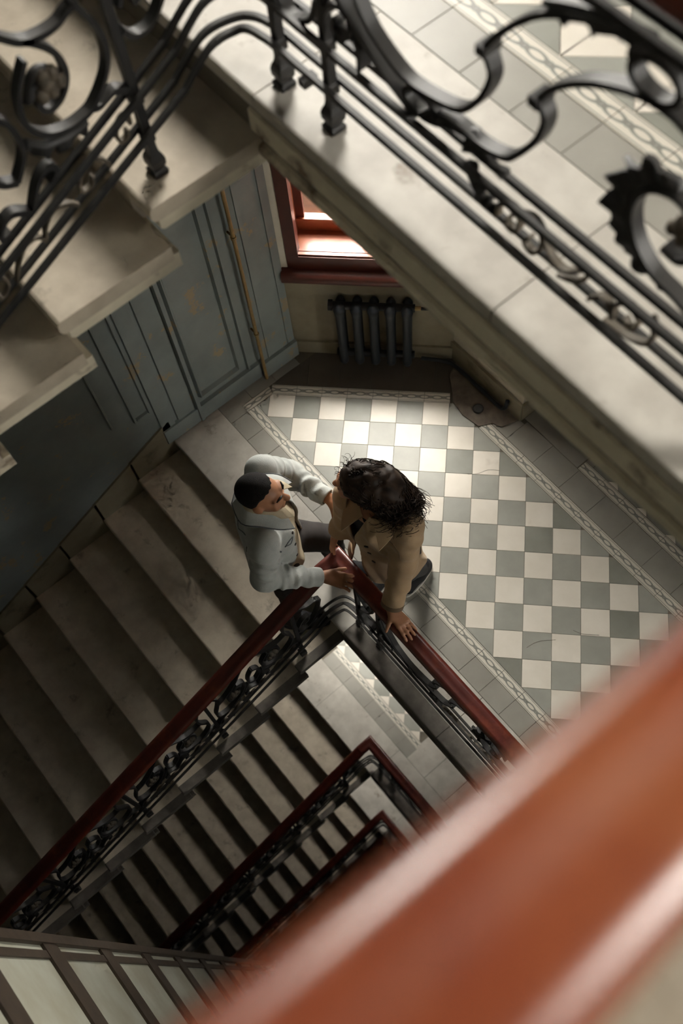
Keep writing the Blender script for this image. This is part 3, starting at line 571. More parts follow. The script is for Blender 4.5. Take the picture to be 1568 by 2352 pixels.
def flight_balustrade(edge, r, n_bays, down, label, detail=True):
    """origin at the flight's top (A, running down) or foot (B, running up) nosing on the floor"""
    root = empty('balustrade'); tag(root, label, 'railing'); sl = r / G
    U0 = U_A if down else U_B; sg = 1 if down else -1; base = 0.0 if down else r
    fn = lambda a, h, off: W(U0 + off, a, base + h + sg * sl * a)
    P = 2 * G; a_end = -1.43 - P * n_bays - 0.3
    a0 = -.7 if down else .1
    for nm, h, pf in (('lower_rail', .58, CHAN), ('upper_rail', 1.24, CHAN), ('top_bar', 4.4, CHAN)):
        rail_bars([fn(a0, h, 0), fn(a_end, h, 0)], pf).build(nm, M['iron'], root)
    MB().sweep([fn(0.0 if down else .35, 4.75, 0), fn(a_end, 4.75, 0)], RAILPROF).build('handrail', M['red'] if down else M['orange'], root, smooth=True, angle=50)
    for k in range(n_bays + 1):
        a = -1.43 - P * k
        kk = math.ceil(-a / G) if down else math.floor(-a / G) + 1
        zt = -kk * r if down else kk * r
        inst('baluster', BAL, root, W(U0, a, zt))
    if not detail: return root
    for k in range(n_bays):
        for mir in (False, True):
            tf = (lambda p, k=k: [(a - P * k, h) for a, h in p]) if not mir else (lambda p, k=k: [(-6.8 - a - P * k, h) for a, h in p])
            for pts in FL_HALF['bars']: MB().ribbon(tf(pts), fn, .072, .17).build('scroll', M['iron'], root)
            for pts in FL_FR: MB().ribbon(tf(pts), fn, .042, .10).build('frieze_scroll', M['bronze'], root)
            for pts, wd, t in FL_HALF['leaves']: leaf(MB(), tf(pts), fn, -wd if mir else wd, t).build('leaf', M['iron'], root)
            for c, rr in FL_HALF['berries']: berry(MB(), fn, tf([c])[0], rr).build('rosette', M['bronze'], root, smooth=True)
    for pts in (smooth_pts([(-1.35, 2.2), (-1.2, 1.95), (-.95, 1.85), (-.7, 2.0), (-.45, 2.4), (-.3, 3.0)]), smooth_pts([(-1.3, 2.5), (-1.1, 2.75), (-.85, 2.6), (-.9, 2.35), (-1.1, 2.35)]), smooth_pts([(-1.3, 4.2), (-.9, 3.6), (-.5, 3.3), (-.3, 3.0)])):
        if down: MB().ribbon(pts, fn, .072, .17).build('scroll', M['iron'], root)
    return root
bl1 = landing_balustrade(EDGE1, R_UP / G, 'scrolled black wrought iron railing along the bright upper landing', 5.2); bl1.location = W(0, 0, H1)
bl0 = landing_balustrade(EDGE0, R_LO / G, 'dark iron railing with red handrail under the woman\'s hand', 4.87); bl0.location = W(0, 0, 0)
for zl, lab in ((-HL, 'iron railing with red handrail round the lower landing'), (-2 * HL, 'small railing at the bottom of the stairwell')):
    c = copy_tree(bl0); c.location = W(0, 0, zl); c['label'] = lab
f1 = flight_balustrade(EDGE1, R_UP, 2, True, 'scrolled black iron railing down the worn upper steps'); f1.location = W(0, EDGE1, H1)
f0 = flight_balustrade(EDGE0, R_LO, 5, True, 'iron railing with dark red handrail down the shadowy steps beside the man'); f0.location = W(0, EDGE0, 0)
for zl, lab in ((-HL, 'red-topped railing down the dim steps one storey lower'), (-2 * HL, 'railing down the lowest steps')):
    c = copy_tree(f0); c.location = W(0, EDGE0, zl); c['label'] = lab
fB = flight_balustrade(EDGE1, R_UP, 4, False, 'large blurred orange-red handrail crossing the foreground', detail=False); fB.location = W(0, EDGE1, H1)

# ================================================================ glazed lift shaft
lift = empty('lift_shaft', W(7.85, -21.0, -HL)); tag(lift, 'glazed lift shaft with pale frosted panes and brown steel bars', 'lift shaft', kind='structure')
off = lift.location
def lpart(name, m, lo, hi):
    b = MB(); b.tbox(lo, hi); b.v = [tuple(Vector(p) - off) for p in b.v]; return b.build(name, m, lift)
u0, u1, wf, zb, zt = 7.85, 13.3, -21.0, -40.0, 44.0
lpart('corner_post', M['steel'], (u0 - .12, wf - .2, zb), (u0 + .16, wf + .12, zt)); lpart('corner_post', M['steel'], (u1 - .16, wf - .2, zb), (u1 + .12, wf + .12, zt))
lpart('mullion', M['steel'], (u0 + .36, wf - .1, zb), (u0 + .58, wf + .06, zt))
lpart('back_panel', M['steel'], (u0 - .1, wf - 7.6, zb), (u0, wf - .2, zt)); lpart('back_panel', M['steel'], (u1, wf - 7.6, zb), (u1 + .1, wf - .2, zt))
LZ = [7.8 + 5.2 * k for k in range(-9, 8)]
for z in LZ: lpart('cross_bar', M['steel'], (u0 + .1, wf - .12, z - .55), (u1 - .1, wf + .08, z + .55))
for za, zc in zip(LZ[:-1], LZ[1:]):
    for a, c in ((u0 + .14, u0 + .36), (u0 + .58, u1 - .16)): lpart('pane', M['frost'], (a, wf - .04, za + .55), (c, wf, zc - .55))

# ================================================================ radiator and pipes under the window
rad = empty('radiator', W(*XY(-2.95, 1.65), 0.45)); rad.rotation_euler[2] = math.pi / 4; tag(rad, 'dark slate cast iron column radiator under the window', 'radiator')
b = MB(); b.lathe([(.001, 0), (.026, .0), (.03, .012), (.03, .03), (.027, .05), (.027, .48), (.032, .52), (.036, .545), (.03, .565), (.016, .578), (.001, .582)], 14)
colm = b.mesh('column', M['radiator'], smooth=True)
b = MB(); b.lathe([(.001, 0), (.024, 0), (.028, .012), (.028, .03), (.025, .05), (.025, .48), (.03, .53), (.02, .555), (.001, .56)], 14); colb = b.mesh('column', M['radiator'], smooth=True)
for k in range(5):
    x = (k - 2) * .0985
    inst('column', colm, rad, (x, -.035, .0)); inst('column', colb, rad, (x, .04, .0))
MB().tube([(-.24, 0, .535), (.24, 0, .535)], .024, 12).build('top_header', M['radiator'], rad, smooth=True, angle=50)
MB().tube([(-.24, 0, .045), (.24, 0, .045)], .024, 12).build('bottom_header', M['radiator'], rad, smooth=True, angle=50)
MB().tube([(-.265, 0, .535), (-.24, 0, .535)], .033, 8).build('end_cap', M['radiator'], rad)
MB().tube([(.24, 0, .535), (.275, 0, .535)], .014, 8).build('valve', M['brass'], rad); MB().tube([(.275, 0, .535), (.32, 0, .535)], .010, 8).build('valve_stem', M['radiator'], rad)
for x in (-.16, .16): MB().box((x - .01, .04, .46), (x + .01, .09, .475)).build('wall_bracket', M['brass'], rad)
for x in (-.2, .2): MB().box((x - .012, -.02, -.072), (x + .012, .02, .03)).build('foot', M['radiator'], rad)
gp = MB().tube([W(-5.62, -4.6, 0.0), W(-5.62, -4.6, 22)], .011, 10).build('gas_pipe', M['pipe'], smooth=True, angle=60); tag(gp, 'thin ochre pipe running up the blue wall', 'pipe')
for z in (3.1, 8.6):
    MB().tube([W(-5.95, -4.6, z), W(-5.62, -4.6, z)], .006, 6).build('pipe_clip', M['pipe'], gp); MB().tube([W(-5.62, -4.6, z - .05), W(-5.62, -4.6, z + .05)], .016, 10).build('pipe_clip', M['pipe'], gp)
hp = MB().tube(smooth_pts([W(*XY(-1.2, 1.75), .35), W(*XY(-.4, 1.7), .3), W(-1.0, 1.15, .28), W(.4, 1.2, .26), W(1.6, 1.22, .26), W(1.75, 1.3, .9)], 6), .013, 8).build('heating_pipe', M['radiator'], smooth=True); tag(hp, 'dark heating pipe along the floor from radiator to pier', 'pipe')

# ================================================================ the couple: bodies grown as one smooth surface
class Field:
    def __init__(self, lo, hi, h):
        self.lo = np.array(lo, float); self.h = h; self.n = np.ceil((np.array(hi) - self.lo) / h).astype(int) + 1
        self.F = np.full(self.n, 0.2, np.float32)
        self.ax = [(self.lo[i] + h * np.arange(self.n[i])).astype(np.float32) for i in range(3)]
    def sl(self, lo, hi):
        a = np.maximum(0, np.floor((np.array(lo) - self.lo) / self.h).astype(int)); b = np.minimum(self.n, np.ceil((np.array(hi) - self.lo) / self.h).astype(int) + 1)
        return tuple(slice(int(x), int(y)) for x, y in zip(a, b))
    def grid(self, s): return np.meshgrid(*[self.ax[i][s[i]] for i in range(3)], indexing='ij')
    def put(self, s, d, k, sub=False):
        o = self.F[s]
        if o.size == 0: return
        if sub: d = -d; hh = np.clip(0.5 - 0.5 * (o - d) / k, 0, 1); self.F[s] = o + (d - o) * hh + k * hh * (1 - hh)
        else: hh = np.clip(0.5 + 0.5 * (o - d) / k, 0, 1); self.F[s] = o + (d - o) * hh - k * hh * (1 - hh)
    def cone(self, a, b, ra, rb, k=0.02, flat=None, sub=False, fold=0.0, ff=60.0, ph=0.0):
        """tapered capsule; flat=(axis vector, factor) squashes it along that axis"""
        a = np.array(a, float); b = np.array(b, float); m = max(ra, rb) * 1.3 + 3 * k + 0.01
        s = self.sl(np.minimum(a, b) - m, np.maximum(a, b) + m); X, Y, Z = self.grid(s)
        if X.size == 0: return self
        ba = b - a; l2 = ba @ ba + 1e-12
        px, py, pz = X - a[0], Y - a[1], Z - a[2]; t = np.clip((px * ba[0] + py * ba[1] + pz * ba[2]) / l2, 0, 1)
        qx, qy, qz = px - t * ba[0], py - t * ba[1], pz - t * ba[2]
        if flat is not None:
            n = np.array(flat[0], float); n /= np.linalg.norm(n); c = (qx * n[0] + qy * n[1] + qz * n[2]) * (1 / flat[1] - 1); qx, qy, qz = qx + c * n[0], qy + c * n[1], qz + c * n[2]
        r = ra + (rb - ra) * t
        if fold:
            L_ = math.sqrt(l2); r = r + fold * (0.55 * np.sin(ff * t * L_ + 42 * qx + 25 * qz + ph) + 0.45 * np.sin(0.6 * ff * t * L_ - 38 * qy + 30 * qx + 1.7 * ph) + 0.25 * np.sin(1.7 * ff * t * L_ + 60 * qz - 30 * qy)) * (0.3 + 0.7 * np.sin(np.pi * np.clip(t, 0, 1)))
        d = np.sqrt(qx * qx + qy * qy + qz * qz) - r
        if flat is not None: d = d * min(1, flat[1] ** 0.5)
        self.put(s, d, k, sub); return self
    def ball(self, c, r, k=0.02, R=None, sub=False):
        """ellipsoid; r=(rx,ry,rz); R 3x3 with axes in columns"""
        c = np.array(c, float); r = np.array(r if hasattr(r, '__len__') else (r, r, r), float); m = r.max() + 3 * k + 0.01
        s = self.sl(c - m, c + m); X, Y, Z = self.grid(s)
        if X.size == 0: return self
        p = np.stack([X - c[0], Y - c[1], Z - c[2]], -1)
        if R is not None: p = p @ np.array(R)
        q = p / r; n = np.sqrt((q * q).sum(-1)); g = np.sqrt(((q / r) ** 2).sum(-1)) + 1e-9
        self.put(s, n * (n - 1) / g, k, sub); return self
    def loft(self, secs, k=0.02, sub=False, fold=0.0, open_ends=False, exp=2.0):
        """stack of elliptic sections (z, cx, cy, rx, ry)"""
        Q = np.array(secs, float); z0, z1 = Q[0, 0], Q[-1, 0]; m = 0.03 + 2 * k
        s = self.sl((min(Q[:, 1] - Q[:, 3]) - m, min(Q[:, 2] - Q[:, 4]) - m, z0 - m), (max(Q[:, 1] + Q[:, 3]) + m, max(Q[:, 2] + Q[:, 4]) + m, z1 + m)); X, Y, Z = self.grid(s)
        if X.size == 0: return self
        zz = self.ax[2][s[2]]; f = [np.interp(zz, Q[:, 0], Q[:, i]) for i in range(1, 5)]
        rx, ry = f[2][None, None], f[3][None, None]; x = (X - f[0][None, None]) / rx; y = (Y - f[1][None, None]) / ry
        rr = (np.abs(x) ** exp + np.abs(y) ** exp) ** (1 / exp); d = (rr - 1) * np.minimum(rx, ry)
        if fold:
            an = np.arctan2(y, x); d = d + fold * np.sin(7 * an + 9 * Z + 1.7 * np.sin(11 * Z + 3 * an)) + 0.6 * fold * np.sin(23 * Z + 4 * an)
        d = np.maximum(d, np.maximum(Z - z1, z0 - Z)); self.put(s, d, k, sub); return self
    def shell(self, th): self.F = np.maximum(self.F, -(self.F + th)); return self
    def cut(self, lo, hi, fn, k=0.004):
        s = self.sl(lo, hi); X, Y, Z = self.grid(s)
        if X.size: self.put(s, fn(X, Y, Z).astype(np.float32), k, True)
        return self
    def mesh(self, name, m, clean=True):
        F = self.F; n = F.shape; sg = F < 0
        c = np.zeros((n[0] - 1, n[1] - 1, n[2] - 1), np.uint8)
        for i in (0, 1):
            for j in (0, 1):
                for k in (0, 1): c += sg[i:n[0] - 1 + i, j:n[1] - 1 + j, k:n[2] - 1 + k]
        I = np.argwhere((c > 0) & (c < 8)); idx = np.full(c.shape, -1, np.int64); idx[tuple(I.T)] = np.arange(len(I))
        acc = np.zeros((len(I), 3)); cnt = np.zeros(len(I))
        cor = [(i, j, k) for i in (0, 1) for j in (0, 1) for k in (0, 1)]
        val = {q: F[I[:, 0] + q[0], I[:, 1] + q[1], I[:, 2] + q[2]] for q in cor}
        for a in cor:
            for ax in range(3):
                if a[ax]: continue
                b = list(a); b[ax] = 1; b = tuple(b); fa, fb = val[a], val[b]; m_ = (fa < 0) != (fb < 0)
                t = np.where(m_, fa / np.where(m_, fa - fb, 1), 0); p = np.repeat(np.array(a, float)[None], len(I), 0); p[:, ax] += t
                acc[m_] += p[m_]; cnt[m_] += 1
        V = self.lo + self.h * (I + acc / np.maximum(cnt, 1)[:, None])
        faces = []
        for ax in range(3):
            o1, o2 = [(1, 2), (2, 0), (0, 1)][ax]
            A = [slice(None)] * 3; A[ax] = slice(0, n[ax] - 1); B = [slice(None)] * 3; B[ax] = slice(1, n[ax])
            x = sg[tuple(A)] != sg[tuple(B)]; E = np.argwhere(x); ok = (E[:, o1] > 0) & (E[:, o2] > 0) & (E[:, o1] < n[o1] - 1) & (E[:, o2] < n[o2] - 1); E = E[ok]
            def cell(d1, d2): q = E.copy(); q[:, o1] -= d1; q[:, o2] -= d2; return idx[q[:, 0], q[:, 1], q[:, 2]]
            quad = np.stack([cell(1, 1), cell(0, 1), cell(0, 0), cell(1, 0)], 1); neg = sg[tuple(E.T)]
            quad[~neg] = quad[~neg][:, ::-1]; faces.append(quad)
        Q = np.concatenate(faces); Q = Q[(Q >= 0).all(1)]
        # light smoothing
        for _ in range(2):
            s = np.zeros_like(V); w = np.zeros(len(V))
            for a in range(4):
                np.add.at(s, Q[:, a], V[Q[:, (a + 1) % 4]]); np.add.at(w, Q[:, a], 1)
            V = np.where(w[:, None] > 0, 0.5 * V + 0.5 * s / np.maximum(w, 1)[:, None], V)
        me = bpy.data.meshes.new(name); me.vertices.add(len(V)); me.vertices.foreach_set('co', V.astype(np.float32).ravel())
        me.loops.add(len(Q) * 4); me.loops.foreach_set('vertex_index', Q.astype(np.int32).ravel()); me.polygons.add(len(Q)); me.polygons.foreach_set('loop_start', np.arange(0, len(Q) * 4, 4, dtype=np.int32))
        me.update(); me.validate(); me.materials.append(m); me.shade_smooth(); return me
    def build(self, name, m, parent): o = bpy.data.objects.new(name, self.mesh(name, m)); COL.objects.link(o); o.parent = parent; return o

M['skin'] = mat('warm_skin', (0.45, 0.215, 0.115), (0.38, 0.175, 0.095), 0.5, 18, 5, spec=0.4)
M['skin_w'] = mat('light_skin', (0.50, 0.25, 0.14), (0.44, 0.21, 0.12), 0.5, 18, 5, spec=0.4)
M['hair_m'] = mat('black_short_hair', (0.008, 0.007, 0.007), (0.014, 0.012, 0.011), 0.8, 60, 5, bump=0.8, bscale=300, spec=0.2)
M['hair_w'] = mat('dark_brown_hair', (0.016, 0.010, 0.007), (0.042, 0.024, 0.014), 0.6, 30, 5, spec=0.22)
M['denim'] = mat('light_wash_denim', (0.36, 0.38, 0.36), (0.46, 0.475, 0.45), 0.85, 12, 8, bump=0.35, bscale=240, sheen=0.2)
M['denim_seam'] = mat('denim_seam', (0.12, 0.13, 0.135), None, 0.85)
M['shirt'] = mat('beige_shirt', (0.50, 0.42, 0.29), (0.43, 0.36, 0.24), 0.85, 10, 6, bump=0.2, bscale=200)
M['trouser'] = mat('dark_trousers', (0.020, 0.016, 0.015), (0.028, 0.023, 0.021), 0.9, 20, 6)
M['coat'] = mat('tan_coat', (0.45, 0.31, 0.175), (0.37, 0.25, 0.14), 0.8, 7, 6, bump=0.25, bscale=260, sheen=0.15)
M['coat_dark'] = mat('tan_coat_seam', (0.13, 0.085, 0.048), None, 0.8)
M['button'] = mat('dark_button', (0.03, 0.022, 0.016), None, 0.4)
M['black'] = mat('black_cloth', (0.012, 0.012, 0.014), None, 0.85)
M['sole'] = mat('white_rubber', (0.72, 0.69, 0.63), None, 0.6)
M['brow'] = mat('dark_brow', (0.012, 0.008, 0.006), None, 0.7)

def rotz(a): c, s = math.cos(a), math.sin(a); return np.array([[c, -s, 0], [s, c, 0], [0, 0, 1]])
def rotx(a): c, s = math.cos(a), math.sin(a); return np.array([[1, 0, 0], [0, c, -s], [0, s, c]])
def hand(F, wrist, d, nrm, side, size=1.0, curl=0.5, spread=0.12, thumb=0.9, tcurl=0.2):
    """wrist point, pointing direction d, back-of-hand normal nrm, side +1: thumb on d x nrm side"""
    d = np.array(d, float); d /= np.linalg.norm(d); n = np.array(nrm, float); n -= d * (n @ d); n /= np.linalg.norm(n); t = np.cross(d, n) * side
    w = np.array(wrist, float); z = size; k = 0.006
    F.cone(w - d * .03 * z, w + d * .012 * z, .026 * z, .024 * z, .012, flat=(n, .78))
    roots = [w + d * .085 * z + t * o * z for o in (.030, .010, -.011, -.030)]
    for q, o in zip(roots, (.022, .009, -.007, -.020)): F.cone(w + t * o * .8 * z + d * .01, q, .0155 * z, .0125 * z, .012)
    F.cone(w + t * .014 * z, w + d * .035 * z + t * .03 * z, .017 * z, .015 * z, .012)
    lens = [(.042, .026, .020), (.046, .030, .021), (.042, .028, .020), (.033, .021, .018)]
    tips = []
    for i, (q, L_) in enumerate(zip(roots, lens)):
        a = spread * (1.5 - i); dd = d * math.cos(a) + t * math.sin(a); p = q; ang = 0.12 + curl * 0.35; r = (.0095, .0102, .0095, .0082)[i] * z
        for j, l in enumerate(L_):
            ang_ = ang + curl * (0.0, .75, 1.25)[j]; v = dd * math.cos(ang_) - n * math.sin(ang_); e = p + v * l * z; F.cone(p, e, r * (1 - .07 * j), r * (.94 - .09 * j), k); p = e
        tips.append((p, v))
    p = w + d * .025 * z + t * .030 * z; v = d * math.cos(thumb) + t * math.sin(thumb) - n * .25; v /= np.linalg.norm(v); e = p + v * .042 * z; F.cone(p, e, .0145 * z, .0112 * z, .008)
    v2 = v * math.cos(tcurl) + d * math.sin(tcurl) - n * .15; v2 /= np.linalg.norm(v2); e2 = e + v2 * .034 * z; F.cone(e, e2, .0108 * z, .0085 * z, .005); tips.append((e2, v2))
    return tips
def head(F, c, yaw, pitch, z=1.0, fem=False):
    """c: centre of the skull; local +y is where the face looks"""
    R = rotz(yaw) @ rotx(pitch); c = np.array(c, float); P = lambda x, y, zz: c + R @ (np.array((x, y, zz)) * z)
    F.ball(P(0, -.012, .018), (.075 * z, .094 * z, .088 * z), .02, R)
    F.ball(P(0, .028, -.035), (.062 * z, .068 * z, .085 * z), .03, R)
    F.cone(P(0, .045, -.088), P(0, .062, -.098), .026 * z, .020 * z, .025)
    F.cone(P(0, .088, .012), P(0, .113, -.030), .008 * z, .0135 * z, .012); F.ball(P(0, .108, -.034), (.016 * z, .012 * z, .011 * z), .008, R)
    for s in (-1, 1):
        F.ball(P(s * .078, -.008, -.012), (.012 * z, .024 * z, .033 * z), .008, R); F.cone(P(s * .018, .088, .020), P(s * .052, .072, .022), .010 * z, .008 * z, .016)
        F.ball(P(s * .030, .094, .0), (.017 * z, .012 * z, .009 * z), .012, R, sub=True); F.ball(P(s * .030, .080, .0), (.013 * z, .013 * z, .011 * z), .004, R); F.ball(P(s * .045, .062, -.035), (.022 * z, .022 * z, .02 * z), .02, R)
    F.cone(P(-.022, .088, -.068), P(.022, .088, -.068), .0075 * z, .0075 * z, .008); F.cone(P(-.019, .087, -.078), P(.019, .087, -.078), .008 * z, .008 * z, .008)
    return R, P
def body_world(o, pt, F2, zb, yawv):
    pass
def on_surface(bvh, pts, lift=0.0015):
    out = []
    for p in pts:
        q, n, i, d = bvh.find_nearest(Vector(p)); out.append(q + n * lift if q else Vector(p))
    return out
def seam(obj, pts, rad, m, parent, name='seam', sub=5, lift=0.0008):
    me = obj.data; bv = BVHTree.FromPolygons([v.co for v in me.vertices], [p.vertices for p in me.polygons]); return MB().tube(on_surface(bv, smooth_pts(pts, sub), lift), rad, 5).build(name, m, parent, smooth=True)
def knob(obj, pt, rad, m, parent, name='button'):
    me = obj.data; bv = BVHTree.FromPolygons([v.co for v in me.vertices], [p.vertices for p in me.polygons]); q, n, i, d = bv.find_nearest(Vector(pt))
    return MB().tube([q - n * .002, q + n * .003, q + n * .0035], [rad, rad, rad * .7], 10).build(name, m, parent, smooth=True, angle=40)

# ---------------------------------------------------------------- the man
FX, FY = 0.585, 0.811
man = empty('person', (0.350, -1.532, -R_LO * S), math.atan2(-FX, FY)); tag(man, 'man in light denim jacket and beige shirt leaning to the woman by the railing', 'person')
h = 0.0045
SHL, SHR = np.array((-.185, -.005, 1.425)), np.array((.185, -.005, 1.425)); ELL, WRL = np.array((-.275, .105, 1.185)), np.array((-.135, .285, 1.165)); ELR, WRR = np.array((.252, -.040, 1.150)), np.array((.215, .216, 1.000))
HC = np.array((.038, .018, 1.635)); HYAW, HPIT = -0.20, 0.10
F = Field((-.42, -.30, -.02), (.42, .52, 1.82), h)
F.loft([(.84, 0, 0, .155, .11), (1.0, 0, 0, .15, .105), (1.25, 0, 0, .17, .11), (1.40, 0, -.01, .17, .09), (1.47, 0, -.015, .09, .07)], .03)
F.cone((0, -.02, 1.42), (.025, .0, 1.58), .060, .056, .03)
for s, K, A in ((1, (.11, .035, .48), (.10, -.02, .085)), (-1, (-.13, .26, .66), (-.12, .29, .255))):
    F.cone((s * .085, 0, .88), K, .085, .056, .03); F.cone(K, A, .055, .038, .02); F.cone(A, np.array(A) + (.01 * s, .12, -.055), .028, .018, .02)
for Sh, E, Wr in ((SHL, ELL, WRL), (SHR, ELR, WRR)):
    F.cone(Sh, E, .052, .042, .02); F.cone(E, Wr, .042, .028, .02)
HR, HP = head(F, HC, HYAW, HPIT)
dl = WRL - ELL; dr = WRR - ELR
hand(F, WRL + dl / np.linalg.norm(dl) * .03, (.60, .75, -.25), (.15, .25, 1), 1, 1.0, 0.75, .10, .75)
hand(F, WRR + dr / np.linalg.norm(dr) * .03, (.25, .95, -.12), (.12, .0, 1), -1, 1.02, 0.80, .10, .55)
mb_ = F.build('body', M['skin'], man)
# short black hair
F = Field(HC - .16, HC + .16, .0035)
F.ball(HP(0, -.018, .024), (.0815, .1, .093), .01, HR)
def hairline(X, Y, Z):
    p = np.stack([X - HC[0], Y - HC[1], Z - HC[2]], -1) @ HR; return np.maximum(-(p[..., 2] - (0.043 + (p[..., 1] - .06) * 1.25)), -(p[..., 1] + .02) * 1.0) if False else -np.minimum(-(p[..., 1] - (.046 - 7.5 * p[..., 0] ** 2 + .45 * (p[..., 2] - .045) + .003 * np.sin(260 * p[..., 0]))), p[..., 2] + .055 + .9 * np.minimum(0, p[..., 1] + .03) * 0 - .35 * p[..., 1])
F.cut(HC - .2, HC + .2, lambda X, Y, Z: -hairline(X, Y, Z))
F.build('hair', M['hair_m'], man)
for s in (-1, 1): MB().tube([Vector(HP(s * .016, .099, .020)), Vector(HP(s * .032, .098, .026)), Vector(HP(s * .052, .083, .022))], [.004, .005, .003], 6).build('eyebrow', M['brow'], man, smooth=True)
MB().tube([Vector(HP(-.021, .0955, -.073)), Vector(HP(0, .0985, -.072)), Vector(HP(.021, .0955, -.073))], [.0012, .0018, .0012], 6).build('lip_line', M['brow'], man)
# shirt
F = Field((-.22, -.16, .80), (.22, .20, 1.60), h)
F.loft([(.80, 0, .005, .170, .128), (1.0, 0, .005, .165, .122), (1.25, 0, .0, .185, .126), (1.38, 0, -.005, .175, .105), (1.46, 0, -.01, .105, .085), (1.53, .004, .0, .072, .070), (1.56, .006, .004, .070, .068)], .02, fold=.003)
F.cut((-.1, -.1, 1.5), (.12, .12, 1.62), lambda X, Y, Z: np.sqrt((X - .006) ** 2 + Y ** 2) - .062)
shirt = F.build('shirt', M['shirt'], man)
def collar(pts_in, pts_out, th, m, parent, name='collar'):
    A = smooth_pts(pts_in, 4); B = smooth_pts(pts_out, 4); n = len(A); vs_ = []
    for a, b_ in zip(A, B):
        a, b_ = Vector(a), Vector(b_); mid = (a + b_) / 2 + Vector((0, 0, .006)); nn = Vector((0, 0, th)); vs_ += [a, mid, b_, b_ - nn, mid - nn, a - nn]
    fs = [(i * 6 + j, i * 6 + (j + 1) % 6, (i + 1) * 6 + (j + 1) % 6, (i + 1) * 6 + j) for i in range(n - 1) for j in range(6)] + [tuple(range(6))[::-1], tuple((n - 1) * 6 + j for j in range(6))]
    return MB().add(vs_, fs).build(name, m, parent, smooth=True, angle=50)
sgn = lambda P, s: [(s * p[0] + .006, p[1], p[2]) for p in P]
cin = [(.030, .085, 1.515), (.062, .055, 1.545), (.072, .0, 1.562), (.055, -.055, 1.568), (0, -.078, 1.57)]
cout = [(.075, .142, 1.452), (.098, .085, 1.492), (.102, .0, 1.520), (.080, -.080, 1.525), (0, -.108, 1.527)]
for s in (-1, 1): collar(sgn(cin, s), sgn(cout, s), .006, M['shirt'], man, 'shirt_collar')
# denim jacket
F = Field((-.40, -.30, .78), (.40, .46, 1.60), h)
secs = [(.80, 0, .0, .205, .165), (.86, 0, .0, .20, .158), (1.0, 0, 0, .192, .150), (1.15, 0, 0, .200, .150), (1.30, 0, -.005, .212, .146), (1.40, 0, -.012, .205, .122), (1.455, 0, -.016, .150, .100), (1.50, .004, -.014, .100, .088), (1.525, .005, -.012, .088, .082)]
F.loft(secs, .02, fold=.0045)
for Sh, E, Wr, ph in ((SHL, ELL, WRL, 0.3), (SHR, ELR, WRR, 1.9)):
    dd = (Wr - E) / np.linalg.norm(Wr - E); cuff = Wr - dd * .012
    F.cone(Sh + (0, 0, -.004), E, .078, .064, .03, fold=.008, ff=75, ph=ph); F.cone(E, cuff, .064, .046, .03, fold=.009, ff=95, ph=ph + 1)
    F.cone(cuff - dd * .035, cuff + dd * .004, .0475, .0475, .004)
F.shell(.013)
for Sh, E, Wr in ((SHL, ELL, WRL), (SHR, ELR, WRR)):
    dd = (Wr - E) / np.linalg.norm(Wr - E); e = Wr + dd * .05; F.cone(Wr - dd * .06, e, .037, .037, .003, sub=True); 
    n_, c0 = dd, Wr + dd * .004; F.cut(np.minimum(Wr, e) - .07, np.maximum(Wr, e) + .07, lambda X, Y, Z, n_=n_, c0=c0: -((X - c0[0]) * n_[0] + (Y - c0[1]) * n_[1] + (Z - c0[2]) * n_[2]) + np.maximum(0, np.sqrt((X - c0[0]) ** 2 + (Y - c0[1]) ** 2 + (Z - c0[2]) ** 2) - .065))
F.cut((-.2, .02, .7), (.2, .46, 1.60), lambda X, Y, Z: np.maximum(np.abs(X - (.012 + .02 * (1.5 - Z))) - (.040 + .085 * np.clip((1.50 - Z) / .5, 0, 1)), .03 - Y))
F.cut((-.14, -.14, 1.49), (.14, .12, 1.62), lambda X, Y, Z: np.maximum(np.sqrt((X - .005) ** 2 + (Y + .008) ** 2) - .078, 1.49 - Z))
F.cut((-.5, -.4, .7), (.5, .5, .82), lambda X, Y, Z: Z - .90)
jacket = F.build('jacket', M['denim'], man)
jin = [(.052, .094, 1.490), (.078, .055, 1.528), (.086, -.005, 1.545), (.068, -.068, 1.552), (0, -.092, 1.555)]
jout = [(.118, .140, 1.415), (.140, .078, 1.462), (.132, -.005, 1.492), (.104, -.098, 1.490), (0, -.138, 1.488)]
for s in (-1, 1): collar(sgn(jin, s), sgn(jout, s), .008, M['denim'], man, 'jacket_collar')
for s in (-1, 1): seam(jacket, [(s * .205, .10, 1.31), (s * .215, .03, 1.42), (s * .19, -.04, 1.47), (s * .205, -.11, 1.38)], .003, M['denim_seam'], man)
seam(jacket, [(.125, .13, 1.31), (.16, .125, 1.315), (.19, .105, 1.31)], .0028, M['denim_seam'], man, 'pocket_flap'); seam(jacket, [(.125, .13, 1.31), (.158, .135, 1.275), (.19, .105, 1.31)], .0028, M['denim_seam'], man, 'pocket_flap')
seam(jacket, [(.19, -.04, 1.46), (.10, -.12, 1.41), (0, -.14, 1.40), (-.10, -.12, 1.41), (-.19, -.04, 1.46)], .0028, M['denim_seam'], man)
for s in (-1, 1):
    MB().tube([Vector(p) + Vector((0, 0, .001)) for p in smooth_pts(sgn(jout, s), 4)], .003, 5).build('seam', M['denim_seam'], man, smooth=True)
for z in (1.33, 1.22, 1.11, 1.0): knob(jacket, (.085 + .17 * (1.5 - z), .15, z), .008, M['button'], man)
